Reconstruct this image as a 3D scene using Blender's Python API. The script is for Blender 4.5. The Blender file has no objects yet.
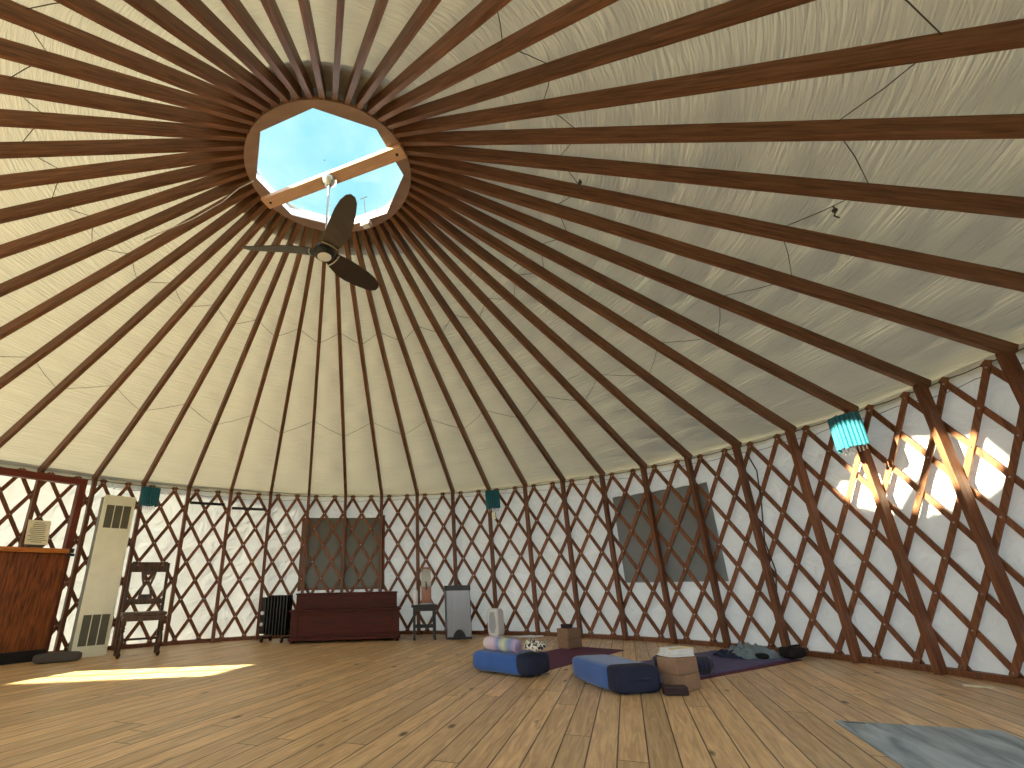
import bpy, bmesh, math, random
from mathutils import Vector, Matrix, noise
random.seed(7)
PI = math.pi
scene = bpy.context.scene
C = scene.collection

# ------------------------------------------------------------------ camera
W_, H_ = 1024, 768
FPX = 477.53
CAM = Vector((0.80413, -3.16461, 0.69736))
PITCH, ROLL = 0.3581, -0.019956
fw = Vector((0, math.cos(PITCH), math.sin(PITCH)))
up0 = Vector((0, -math.sin(PITCH), math.cos(PITCH)))
rt0 = Vector((1, 0, 0))
rt = rt0*math.cos(ROLL) + up0*math.sin(ROLL)
up = -rt0*math.sin(ROLL) + up0*math.cos(ROLL)
cd = bpy.data.cameras.new('camera')
cam = bpy.data.objects.new('camera', cd); C.objects.link(cam)
cam.matrix_world = Matrix(((rt.x, up.x, -fw.x, CAM.x), (rt.y, up.y, -fw.y, CAM.y), (rt.z, up.z, -fw.z, CAM.z), (0, 0, 0, 1)))
cd.sensor_width = 36; cd.sensor_fit = 'HORIZONTAL'
cd.lens = FPX/W_*36
cd.shift_x = 84.38/W_; cd.shift_y = 20.78/W_
cd.clip_start = 0.02; cd.clip_end = 200
scene.camera = cam

# ------------------------------------------------------------------ world, sun, exposure
world = bpy.data.worlds.new('sky'); scene.world = world
world.use_nodes = True
wt = world.node_tree; wt.nodes.clear()
def wn(t, **k):
    n = wt.nodes.new(t)
    for a, b in k.items(): setattr(n, a, b)
    return n
tc = wn('ShaderNodeTexCoord'); sx = wn('ShaderNodeSeparateXYZ')
wt.links.new(tc.outputs['Generated'], sx.inputs[0])
rp = wn('ShaderNodeValToRGB')
wt.links.new(sx.outputs['Z'], rp.inputs[0])
rp.color_ramp.elements[0].position = 0.0; rp.color_ramp.elements[0].color = (1.0, 0.98, 0.94, 1)
rp.color_ramp.elements[1].position = 0.66; rp.color_ramp.elements[1].color = (0.031, 0.072, 0.083, 1)
e = rp.color_ramp.elements.new(0.42); e.color = (0.39, 0.45, 0.51, 1)
ns = wn('ShaderNodeTexNoise'); ns.inputs['Scale'].default_value = 3.2; ns.inputs['Detail'].default_value = 5
wt.links.new(tc.outputs['Generated'], ns.inputs['Vector'])
cr = wn('ShaderNodeValToRGB'); wt.links.new(ns.outputs['Fac'], cr.inputs[0])
cr.color_ramp.elements[0].position = 0.44; cr.color_ramp.elements[0].color = (0, 0, 0, 1)
cr.color_ramp.elements[1].position = 0.68; cr.color_ramp.elements[1].color = (0.85, 0.85, 0.85, 1)
mx = wn('ShaderNodeMixRGB'); wt.links.new(cr.outputs[0], mx.inputs[0]); wt.links.new(rp.outputs[0], mx.inputs[1])
mx.inputs[2].default_value = (0.085, 0.105, 0.109, 1)
bgn = wn('ShaderNodeBackground'); wt.links.new(mx.outputs[0], bgn.inputs[0]); bgn.inputs[1].default_value = 6.5
wo = wn('ShaderNodeOutputWorld'); wt.links.new(bgn.outputs[0], wo.inputs[0])

SUN = Vector((4.6, 0.6, -2.60)).normalized()
sd = bpy.data.lights.new('sun', 'SUN'); sd.energy = 27; sd.angle = math.radians(0.7); sd.color = (1.0, 0.85, 0.54)
so = bpy.data.objects.new('sun', sd); C.objects.link(so)
so.rotation_euler = SUN.to_track_quat('-Z', 'Y').to_euler(); so.location = (-8, -1, 6)

vs = scene.view_settings
vs.view_transform = 'Standard'; vs.look = 'None'; vs.exposure = 0.98; vs.gamma = 1.0; vs.use_curve_mapping = False
cy = scene.cycles
cy.max_bounces = 10; cy.diffuse_bounces = 7; cy.glossy_bounces = 4; cy.transmission_bounces = 8; cy.transparent_max_bounces = 12
cy.sample_clamp_indirect = 6.0
cy.caustics_reflective = False; cy.caustics_refractive = False

# ------------------------------------------------------------------ the yurt's geometry
R = 4.57; HW = 2.056              # inner face of the wall studs, underside of rafters there
RR = 0.693; HR = 4.014            # compression ring edge and underside
SL = (HR-HW)/(R-RR); ANG = math.atan(SL)
TH0 = 2.57018588
STEP = math.radians(7.2)
RF = R+0.150                      # fabric radius
def th(k): return TH0-STEP*k
def pol(k, r, z=0.0): return Vector((r*math.cos(th(k)), r*math.sin(th(k)), z))
def rotk(k): return th(k)-PI/2    # local X runs clockwise (rightwards seen from inside), local Y outwards

# ------------------------------------------------------------------ materials
def srgb(r, g, b):
    f = lambda c: (c/255/12.92 if c/255 <= 0.04045 else ((c/255+0.055)/1.055)**2.4)
    return (f(r), f(g), f(b), 1)
def newmat(name):
    m = bpy.data.materials.new(name); m.use_nodes = True
    nt = m.node_tree
    return m, nt, nt.nodes['Principled BSDF'], nt.nodes['Material Output']
def mapping(nt, coord='Object', scale=(1, 1, 1), rot=(0, 0, 0)):
    t = nt.nodes.new('ShaderNodeTexCoord'); mp = nt.nodes.new('ShaderNodeMapping')
    nt.links.new(t.outputs[coord], mp.inputs[0]); mp.inputs['Scale'].default_value = scale; mp.inputs['Rotation'].default_value = rot
    return mp
def simple(name, col, rough=0.6, metal=0.0, var=0.12, scale=8.0, bump=0.0, bscale=60.0, stretch=(1, 1, 1), spec=0.5, sheen=0.0, alpha=None):
    m, nt, b, o = newmat(name)
    mp = mapping(nt, 'Object', stretch)
    n = nt.nodes.new('ShaderNodeTexNoise'); n.inputs['Scale'].default_value = scale; n.inputs['Detail'].default_value = 4
    nt.links.new(mp.outputs[0], n.inputs['Vector'])
    r = nt.nodes.new('ShaderNodeValToRGB'); nt.links.new(n.outputs['Fac'], r.inputs[0])
    r.color_ramp.elements[0].position = 0.3; r.color_ramp.elements[1].position = 0.7
    r.color_ramp.elements[0].color = tuple(c*(1-var) for c in col[:3])+(1,)
    r.color_ramp.elements[1].color = tuple(min(1, c*(1+var)) for c in col[:3])+(1,)
    nt.links.new(r.outputs[0], b.inputs['Base Color'])
    b.inputs['Roughness'].default_value = rough; b.inputs['Metallic'].default_value = metal
    b.inputs['Specular IOR Level'].default_value = spec
    if sheen: b.inputs['Sheen Weight'].default_value = sheen
    if alpha is not None: b.inputs['Alpha'].default_value = alpha
    if bump:
        n2 = nt.nodes.new('ShaderNodeTexNoise'); n2.inputs['Scale'].default_value = bscale; n2.inputs['Detail'].default_value = 3
        nt.links.new(mp.outputs[0], n2.inputs['Vector'])
        bp = nt.nodes.new('ShaderNodeBump'); bp.inputs['Strength'].default_value = bump; bp.inputs['Distance'].default_value = 0.01
        nt.links.new(n2.outputs['Fac'], bp.inputs['Height']); nt.links.new(bp.outputs[0], b.inputs['Normal'])
    return m
def wood(name, c1, c2, rough=0.55, axis=0, scale=6.0, stretch=14.0, dark=0.0, knots=0.0):
    """grain running along one local axis of the piece"""
    m, nt, b, o = newmat(name)
    s = [stretch, stretch, stretch]; s[axis] = 1.0
    mp = mapping(nt, 'Object', tuple(s))
    oi = nt.nodes.new('ShaderNodeObjectInfo')
    ad = nt.nodes.new('ShaderNodeVectorMath'); ad.operation = 'ADD'
    ml = nt.nodes.new('ShaderNodeVectorMath'); ml.operation = 'SCALE'; ml.inputs['Scale'].default_value = 40
    cx = nt.nodes.new('ShaderNodeCombineXYZ')
    for i in range(3): nt.links.new(oi.outputs['Random'], cx.inputs[i])
    nt.links.new(cx.outputs[0], ml.inputs[0]); nt.links.new(mp.outputs[0], ad.inputs[0]); nt.links.new(ml.outputs[0], ad.inputs[1])
    n = nt.nodes.new('ShaderNodeTexNoise'); n.inputs['Scale'].default_value = scale; n.inputs['Detail'].default_value = 5; n.inputs['Distortion'].default_value = 0.6
    nt.links.new(ad.outputs[0], n.inputs['Vector'])
    r = nt.nodes.new('ShaderNodeValToRGB'); nt.links.new(n.outputs['Fac'], r.inputs[0])
    r.color_ramp.elements[0].position = 0.3; r.color_ramp.elements[1].position = 0.72
    r.color_ramp.elements[0].color = c1; r.color_ramp.elements[1].color = c2
    hv = nt.nodes.new('ShaderNodeHueSaturation'); nt.links.new(r.outputs[0], hv.inputs['Color'])
    mr = nt.nodes.new('ShaderNodeMapRange'); nt.links.new(oi.outputs['Random'], mr.inputs[0]); mr.inputs[3].default_value = 0.85; mr.inputs[4].default_value = 1.15
    nt.links.new(mr.outputs[0], hv.inputs['Value'])
    nt.links.new(hv.outputs[0], b.inputs['Base Color'])
    b.inputs['Roughness'].default_value = rough; b.inputs['Specular IOR Level'].default_value = 0.3
    bp = nt.nodes.new('ShaderNodeBump'); bp.inputs['Strength'].default_value = 0.15; bp.inputs['Distance'].default_value = 0.004
    nt.links.new(n.outputs['Fac'], bp.inputs['Height']); nt.links.new(bp.outputs[0], b.inputs['Normal'])
    return m
def fabric(name, col, trans, tcol, wr_r, wr_t, bump, dist):
    """translucent cloth; wrinkle coordinates are polar so they wrap the round building without a seam"""
    m, nt, b, o = newmat(name); nt.nodes.remove(b)
    g = nt.nodes.new('ShaderNodeNewGeometry')
    sp = nt.nodes.new('ShaderNodeSeparateXYZ'); nt.links.new(g.outputs['Position'], sp.inputs[0])
    cx = nt.nodes.new('ShaderNodeCombineXYZ'); nt.links.new(sp.outputs[0], cx.inputs[0]); nt.links.new(sp.outputs[1], cx.inputs[1])
    ln = nt.nodes.new('ShaderNodeVectorMath'); ln.operation = 'LENGTH'; nt.links.new(cx.outputs[0], ln.inputs[0])
    nm = nt.nodes.new('ShaderNodeVectorMath'); nm.operation = 'NORMALIZE'; nt.links.new(cx.outputs[0], nm.inputs[0])
    s1 = nt.nodes.new('ShaderNodeVectorMath'); s1.operation = 'SCALE'; nt.links.new(nm.outputs[0], s1.inputs[0]); s1.inputs['Scale'].default_value = wr_t
    hz = nt.nodes.new('ShaderNodeMath'); hz.operation = 'SUBTRACT'; nt.links.new(ln.outputs['Value'], hz.inputs[0]); nt.links.new(sp.outputs[2], hz.inputs[1])
    ms = nt.nodes.new('ShaderNodeMath'); ms.operation = 'MULTIPLY'; nt.links.new(hz.outputs[0], ms.inputs[0]); ms.inputs[1].default_value = wr_r
    c2 = nt.nodes.new('ShaderNodeCombineXYZ'); nt.links.new(ms.outputs[0], c2.inputs[2])
    av = nt.nodes.new('ShaderNodeVectorMath'); av.operation = 'ADD'; nt.links.new(s1.outputs[0], av.inputs[0]); nt.links.new(c2.outputs[0], av.inputs[1])
    n = nt.nodes.new('ShaderNodeTexNoise'); n.inputs['Scale'].default_value = 1.0; n.inputs['Detail'].default_value = 3; n.inputs['Distortion'].default_value = 0.8
    nt.links.new(av.outputs[0], n.inputs['Vector'])
    n3 = nt.nodes.new('ShaderNodeTexNoise'); n3.inputs['Scale'].default_value = 0.8; n3.inputs['Detail'].default_value = 4
    nt.links.new(g.outputs['Position'], n3.inputs['Vector'])
    mxn = nt.nodes.new('ShaderNodeMath'); mxn.operation = 'MULTIPLY_ADD'; nt.links.new(n3.outputs[0], mxn.inputs[0]); mxn.inputs[1].default_value = 1.2; nt.links.new(n.outputs[0], mxn.inputs[2])
    bp = nt.nodes.new('ShaderNodeBump'); bp.inputs['Strength'].default_value = bump; bp.inputs['Distance'].default_value = dist
    nt.links.new(mxn.outputs[0], bp.inputs['Height'])
    r = nt.nodes.new('ShaderNodeValToRGB'); nt.links.new(n3.outputs['Fac'], r.inputs[0])
    r.color_ramp.elements[0].position = 0.35; r.color_ramp.elements[0].color = tuple(c*0.90 for c in col[:3])+(1,)
    r.color_ramp.elements[1].position = 0.65; r.color_ramp.elements[1].color = col
    d = nt.nodes.new('ShaderNodeBsdfDiffuse'); t = nt.nodes.new('ShaderNodeBsdfTranslucent')
    nt.links.new(r.outputs[0], d.inputs[0]); t.inputs[0].default_value = tcol
    nt.links.new(bp.outputs[0], d.inputs['Normal']); nt.links.new(bp.outputs[0], t.inputs['Normal'])
    mxs = nt.nodes.new('ShaderNodeMixShader'); mxs.inputs[0].default_value = trans
    nt.links.new(d.outputs[0], mxs.inputs[1]); nt.links.new(t.outputs[0], mxs.inputs[2]); nt.links.new(mxs.outputs[0], o.inputs[0])
    return m

M = {}
M['rafter'] = wood('stained_fir', srgb(88, 58, 42), srgb(138, 96, 70), 0.5, 0, 5, 16)
M['stud'] = wood('stained_fir_stud', srgb(94, 58, 42), srgb(140, 92, 64), 0.5, 2, 5, 16)
M['slat'] = wood('lattice_wood', srgb(104, 66, 48), srgb(148, 100, 72), 0.55, 2, 5, 10)
M['ring'] = wood('ring_plywood', srgb(150, 124, 116), srgb(172, 146, 136), 0.6, 0, 3, 3)
M['beam'] = wood('beam_pine', srgb(196, 156, 130), srgb(216, 178, 152), 0.55, 0, 4, 12)
M['half_door'] = wood('half_door_wood', srgb(66, 32, 14), srgb(142, 80, 36), 0.4, 2, 5, 9)
M['door_top'] = wood('shelf_wood', srgb(170, 98, 40), srgb(206, 134, 64), 0.4, 0, 5, 9)
M['frame'] = wood('door_frame_wood', srgb(92, 40, 30), srgb(128, 60, 42), 0.45, 2, 5, 12)
M['frame_h'] = wood('door_header_wood', srgb(92, 40, 30), srgb(128, 60, 42), 0.45, 0, 5, 12)
M['mahogany'] = wood('mahogany', srgb(56, 12, 4), srgb(86, 26, 8), 0.55, 0, 4, 8)
M['dark_wood'] = wood('dark_oak', srgb(52, 36, 26), srgb(84, 62, 44), 0.35, 2, 5, 8)
M['black_wood'] = simple('black_paint', srgb(26, 24, 26), 0.45)
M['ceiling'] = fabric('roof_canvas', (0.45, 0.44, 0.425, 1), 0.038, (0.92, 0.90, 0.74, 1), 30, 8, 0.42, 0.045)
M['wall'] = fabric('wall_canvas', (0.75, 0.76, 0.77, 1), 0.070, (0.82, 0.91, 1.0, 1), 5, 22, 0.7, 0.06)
M['window_flap'] = simple('window_vinyl', srgb(88, 90, 78), 0.35, 0, 0.12, 3)
M['window_flap2'] = simple('window_cover_grey', srgb(124, 132, 138), 0.6, 0, 0.08, 3)
M['steel'] = simple('steel', srgb(190, 190, 190), 0.35, 1.0, 0.05)
M['brushed'] = simple('brushed_steel', srgb(138, 140, 146), 0.36, 0.85, 0.08, 4, 0.1, 30, (30, 30, 1))
M['black'] = simple('black_plastic', srgb(22, 22, 26), 0.4)
M['darkmetal'] = simple('dark_metal', srgb(40, 38, 38), 0.4, 0.3)
M['white'] = simple('white_plastic', srgb(232, 238, 248), 0.4, 0, 0.03)
M['heater'] = simple('cream_enamel', srgb(234, 238, 220), 0.35, 0, 0.04)
M['heater_side'] = simple('grey_enamel', srgb(128, 130, 112), 0.45, 0, 0.05)
M['grille'] = simple('grille_grey', srgb(98, 100, 88), 0.5, 0, 0.1)
M['paper'] = simple('paper', srgb(234, 230, 205), 0.8, 0, 0.03)
M['ink'] = simple('ink', srgb(120, 118, 100), 0.8)
M['clear'] = simple('clear_acrylic', srgb(190, 196, 190), 0.1, 0, 0.05, alpha=0.45)
M['cord'] = simple('cord_grey', srgb(120, 116, 104), 0.8)
M['wire'] = simple('wire_dark', srgb(70, 64, 58), 0.6)
M['bolster'] = simple('bolster_blue', srgb(46, 94, 176), 0.85, 0, 0.10, 6, 0.25, 200, sheen=0.3)
M['bolster_end'] = simple('bolster_navy', srgb(26, 34, 62), 0.85, 0, 0.10, 6, 0.25, 200)
M['plum'] = simple('mat_plum', srgb(96, 46, 80), 0.85, 0, 0.08, 4, 0.2, 220)
M['violet'] = simple('mat_violet', srgb(92, 86, 136), 0.85, 0, 0.08, 4, 0.2, 220)
M['maroon'] = simple('mat_maroon', srgb(88, 40, 60), 0.85, 0, 0.08, 4, 0.2, 220)
M['cork'] = simple('block_brown', srgb(144, 116, 96), 0.8, 0, 0.08, 30, 0.15, 120)
M['strap'] = simple('strap_dark', srgb(52, 34, 40), 0.8)
M['navy'] = simple('navy_wool', srgb(34, 42, 70), 0.9, 0, 0.2, 20, 0.3, 90, sheen=0.3)
M['towel'] = simple('towel_white', srgb(232, 236, 244), 0.95, 0, 0.06, 20, 0.5, 140)
M['clothes'] = simple('sweater_greyblue', srgb(124, 142, 156), 0.95, 0, 0.25, 9, 0.5, 60)
M['clothes_dark'] = simple('trousers_navy', srgb(34, 44, 72), 0.95, 0, 0.2, 9)
M['blackcloth'] = simple('black_canvas_bag', srgb(22, 20, 24), 0.85)
M['mat_grey'] = None
M['rubber'] = simple('rubber_grey', srgb(78, 74, 72), 0.8, 0, 0.1, 10, 0.2, 80)
M['glass_teal'] = None

def cols_ramp(name, axis, stops, scale=1.0, rough=0.9, coord='Object'):
    m, nt, b, o = newmat(name)
    mp = mapping(nt, coord, (scale,)*3)
    sp = nt.nodes.new('ShaderNodeSeparateXYZ'); nt.links.new(mp.outputs[0], sp.inputs[0])
    r = nt.nodes.new('ShaderNodeValToRGB'); nt.links.new(sp.outputs[axis], r.inputs[0])
    cr_ = r.color_ramp; cr_.elements[0].position = stops[0][0]; cr_.elements[0].color = stops[0][1]
    cr_.elements[1].position = stops[-1][0]; cr_.elements[1].color = stops[-1][1]
    for p_, c_ in stops[1:-1]:
        e_ = cr_.elements.new(p_); e_.color = c_
    nt.links.new(r.outputs[0], b.inputs['Base Color']); b.inputs['Roughness'].default_value = rough
    n = nt.nodes.new('ShaderNodeTexNoise'); n.inputs['Scale'].default_value = 90
    bp = nt.nodes.new('ShaderNodeBump'); bp.inputs['Strength'].default_value = 0.4; bp.inputs['Distance'].default_value = 0.01
    nt.links.new(mp.outputs[0], n.inputs['Vector']); nt.links.new(n.outputs['Fac'], bp.inputs['Height']); nt.links.new(bp.outputs[0], b.inputs['Normal'])
    return m

def floor_mat():
    m, nt, b, o = newmat('pine_floor')
    L = nt.links; N = nt.nodes.new
    def math_(op, a, b_=None, c=None):
        n = N('ShaderNodeMath'); n.operation = op
        for i, v in enumerate((a, b_, c)):
            if v is None: continue
            if isinstance(v, (int, float)): n.inputs[i].default_value = v
            else: L.new(v, n.inputs[i])
        return n.outputs[0]
    g = N('ShaderNodeNewGeometry')
    a = math.atan2(0.934, 0.358)
    mp = N('ShaderNodeMapping'); mp.vector_type = 'POINT'; mp.inputs['Rotation'].default_value = (0, 0, -a)
    L.new(g.outputs['Position'], mp.inputs[0])
    sp = N('ShaderNodeSeparateXYZ'); L.new(mp.outputs[0], sp.inputs[0])
    u, v = sp.outputs[0], sp.outputs[1]
    vw = math_('ADD', math_('DIVIDE', v, 0.1215), 100.32)
    row = math_('FLOOR', vw); fv = math_('FRACT', vw)
    wn_ = N('ShaderNodeTexWhiteNoise'); wn_.noise_dimensions = '1D'; L.new(row, wn_.inputs['W'])
    uo = math_('DIVIDE', math_('ADD', u, math_('MULTIPLY', wn_.outputs['Value'], 37.0)), 2.6)
    col = math_('FLOOR', uo); fu = math_('FRACT', uo)
    w2 = N('ShaderNodeTexWhiteNoise'); w2.noise_dimensions = '2D'
    cx = N('ShaderNodeCombineXYZ'); L.new(row, cx.inputs[0]); L.new(col, cx.inputs[1]); L.new(cx.outputs[0], w2.inputs['Vector'])
    # per-board shifted grain coordinates
    gx = N('ShaderNodeCombineXYZ'); L.new(math_('MULTIPLY', u, 1.0), gx.inputs[0]); L.new(math_('MULTIPLY', v, 13.0), gx.inputs[1]); L.new(math_('MULTIPLY', w2.outputs['Value'], 50.0), gx.inputs[2])
    gr = N('ShaderNodeTexNoise'); gr.inputs['Scale'].default_value = 3.2; gr.inputs['Detail'].default_value = 6; gr.inputs['Distortion'].default_value = 1.0; L.new(gx.outputs[0], gr.inputs['Vector'])
    ra = N('ShaderNodeValToRGB'); L.new(gr.outputs['Fac'], ra.inputs[0])
    ra.color_ramp.elements[0].position = 0.28; ra.color_ramp.elements[0].color = srgb(190, 150, 108)
    ra.color_ramp.elements[1].position = 0.72; ra.color_ramp.elements[1].color = srgb(242, 210, 164)
    hv = N('ShaderNodeHueSaturation'); L.new(ra.outputs[0], hv.inputs['Color'])
    mr = N('ShaderNodeMapRange'); L.new(w2.outputs['Value'], mr.inputs[0]); mr.inputs[3].default_value = 0.80; mr.inputs[4].default_value = 1.12; L.new(mr.outputs[0], hv.inputs['Value'])
    # knots
    kx = N('ShaderNodeCombineXYZ'); L.new(math_('MULTIPLY', u, 1.7), kx.inputs[0]); L.new(math_('MULTIPLY', v, 4.2), kx.inputs[1]); L.new(math_('MULTIPLY', w2.outputs['Value'], 9.0), kx.inputs[2])
    vo = N('ShaderNodeTexVoronoi'); vo.inputs['Scale'].default_value = 1.15; L.new(kx.outputs[0], vo.inputs['Vector'])
    kr = N('ShaderNodeValToRGB'); L.new(vo.outputs['Distance'], kr.inputs[0])
    kr.color_ramp.elements[0].position = 0.045; kr.color_ramp.elements[0].color = (1, 1, 1, 1)
    kr.color_ramp.elements[1].position = 0.11; kr.color_ramp.elements[1].color = (0, 0, 0, 1)
    mk = N('ShaderNodeMixRGB'); L.new(kr.outputs[0], mk.inputs[0]); L.new(hv.outputs[0], mk.inputs[1]); mk.inputs[2].default_value = srgb(88, 60, 42)
    # seams
    dv = math_('MINIMUM', fv, math_('SUBTRACT', 1.0, fv))
    du = math_('MULTIPLY', math_('MINIMUM', fu, math_('SUBTRACT', 1.0, fu)), 2.6/0.1215)
    dm = math_('MINIMUM', dv, du)
    sr = N('ShaderNodeValToRGB'); L.new(dm, sr.inputs[0])
    sr.color_ramp.elements[0].position = 0.012; sr.color_ramp.elements[0].color = (0, 0, 0, 1)
    sr.color_ramp.elements[1].position = 0.035; sr.color_ramp.elements[1].color = (1, 1, 1, 1)
    ms = N('ShaderNodeMixRGB'); L.new(sr.outputs[0], ms.inputs[0]); ms.inputs[1].default_value = srgb(64, 40, 24); L.new(mk.outputs[0], ms.inputs[2])
    L.new(ms.outputs[0], b.inputs['Base Color'])
    rn = N('ShaderNodeTexNoise'); rn.inputs['Scale'].default_value = 2.5; L.new(g.outputs['Position'], rn.inputs['Vector'])
    rr_ = N('ShaderNodeMapRange'); L.new(rn.outputs['Fac'], rr_.inputs[0]); rr_.inputs[3].default_value = 0.30; rr_.inputs[4].default_value = 0.50
    L.new(rr_.outputs[0], b.inputs['Roughness'])
    bp = N('ShaderNodeBump'); bp.inputs['Strength'].default_value = 0.5; bp.inputs['Distance'].default_value = 0.003
    hh = math_('ADD', sr.outputs[0], math_('MULTIPLY', gr.outputs['Fac'], 0.25))
    L.new(hh, bp.inputs['Height']); L.new(bp.outputs[0], b.inputs['Normal'])
    return m
M['floor'] = floor_mat()

def mat_grey():
    m, nt, b, o = newmat('mat_marbled_grey')
    mp = mapping(nt, 'Object', (9, 1.6, 1))
    n = nt.nodes.new('ShaderNodeTexNoise'); n.inputs['Scale'].default_value = 1.4; n.inputs['Detail'].default_value = 5; n.inputs['Distortion'].default_value = 0.7
    nt.links.new(mp.outputs[0], n.inputs['Vector'])
    r = nt.nodes.new('ShaderNodeValToRGB'); nt.links.new(n.outputs['Fac'], r.inputs[0])
    r.color_ramp.elements[0].position = 0.3; r.color_ramp.elements[0].color = srgb(100, 118, 140)
    r.color_ramp.elements[1].position = 0.72; r.color_ramp.elements[1].color = srgb(190, 206, 222)
    nt.links.new(r.outputs[0], b.inputs['Base Color']); b.inputs['Roughness'].default_value = 0.6
    return m
M['mat_grey'] = mat_grey()

def glass_teal(name, col, tr):
    m, nt, b, o = newmat(name)
    b.inputs['Base Color'].default_value = col; b.inputs['Roughness'].default_value = 0.2
    t = nt.nodes.new('ShaderNodeBsdfTranslucent'); t.inputs[0].default_value = col
    n = nt.nodes.new('ShaderNodeTexNoise'); n.inputs['Scale'].default_value = 30
    r = nt.nodes.new('ShaderNodeValToRGB'); nt.links.new(n.outputs['Fac'], r.inputs[0])
    r.color_ramp.elements[0].color = tuple(c*0.75 for c in col[:3])+(1,); r.color_ramp.elements[1].color = col
    nt.links.new(r.outputs[0], b.inputs['Base Color'])
    mxs = nt.nodes.new('ShaderNodeMixShader'); mxs.inputs[0].default_value = tr
    nt.links.new(b.outputs[0], mxs.inputs[1]); nt.links.new(t.outputs[0], mxs.inputs[2]); nt.links.new(mxs.outputs[0], o.inputs[0])
    return m
M['glass_teal'] = glass_teal('teal_glass_rods', srgb(58, 140, 166), 0.3)
def thin_glass(name, tint, gl=0.06):
    m, nt, b, o = newmat(name); nt.nodes.remove(b)
    t = nt.nodes.new('ShaderNodeBsdfTransparent')
    g = nt.nodes.new('ShaderNodeBsdfGlossy'); g.inputs['Roughness'].default_value = 0.03
    # dirt specks on the outside of the glazing
    ge = nt.nodes.new('ShaderNodeTexCoord'); v = nt.nodes.new('ShaderNodeTexVoronoi'); v.inputs['Scale'].default_value = 4.2; nt.links.new(ge.outputs['Object'], v.inputs['Vector'])
    r = nt.nodes.new('ShaderNodeValToRGB'); nt.links.new(v.outputs['Distance'], r.inputs[0])
    r.color_ramp.elements[0].position = 0.03; r.color_ramp.elements[0].color = tuple(c*0.35 for c in tint[:3])+(1,)
    r.color_ramp.elements[1].position = 0.07; r.color_ramp.elements[1].color = tint
    nt.links.new(r.outputs[0], t.inputs[0])
    mxs = nt.nodes.new('ShaderNodeMixShader'); mxs.inputs[0].default_value = gl
    nt.links.new(t.outputs[0], mxs.inputs[1]); nt.links.new(g.outputs[0], mxs.inputs[2]); nt.links.new(mxs.outputs[0], o.inputs[0])
    return m
M['dome'] = thin_glass('dome_acrylic', (0.86, 0.96, 0.98, 1), 0.04)
M['pane'] = thin_glass('window_glass', (0.93, 0.96, 0.95, 1), 0.06)
M['blanket'] = cols_ramp('striped_blanket', 0, [(0.0, srgb(225, 205, 190)), (0.1, srgb(226, 216, 232)), (0.35, srgb(206, 190, 226)), (0.47, srgb(140, 150, 212)), (0.56, srgb(170, 200, 215)), (0.66, srgb(220, 214, 180)), (0.75, srgb(150, 190, 210)), (0.85, srgb(140, 150, 205)), (1.0, srgb(180, 165, 210))], 1/0.36)
M['scarf'] = cols_ramp('patterned_scarf', 2, [(0, srgb(220, 220, 215)), (1, srgb(220, 220, 215))])
def speckle(name, c1, c2, sc):
    m, nt, b, o = newmat(name)
    mp = mapping(nt, 'Object', (1, 1, 1)); v = nt.nodes.new('ShaderNodeTexNoise'); v.inputs['Scale'].default_value = sc; v.inputs['Detail'].default_value = 3; nt.links.new(mp.outputs[0], v.inputs['Vector'])
    r = nt.nodes.new('ShaderNodeValToRGB'); nt.links.new(v.outputs['Fac'], r.inputs[0]); r.color_ramp.interpolation = 'CONSTANT'
    r.color_ramp.elements[0].color = c1; r.color_ramp.elements[1].position = 0.47; r.color_ramp.elements[1].color = c2
    nt.links.new(r.outputs[0], b.inputs['Base Color']); b.inputs['Roughness'].default_value = 0.9
    return m
M['scarf'] = speckle('patterned_scarf', srgb(44, 44, 54), srgb(226, 224, 218), 60)
M['tea'] = simple('brown_tea', srgb(150, 96, 76), 0.15, 0, 0.1)
M['urn_glass'] = simple('urn_glass', srgb(176, 170, 156), 0.1, 0, 0.05, alpha=0.55)
M['pur_grille'] = simple('pale_blue_grille', srgb(170, 180, 194), 0.5, 0, 0.05)
M['valance'] = simple('roof_valance', srgb(196, 188, 170), 0.9, 0, 0.1)  # even beige used on the skylight flashing
M['earth'] = simple('meadow', srgb(120, 118, 84), 0.95, 0, 0.3, 0.8)

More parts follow.
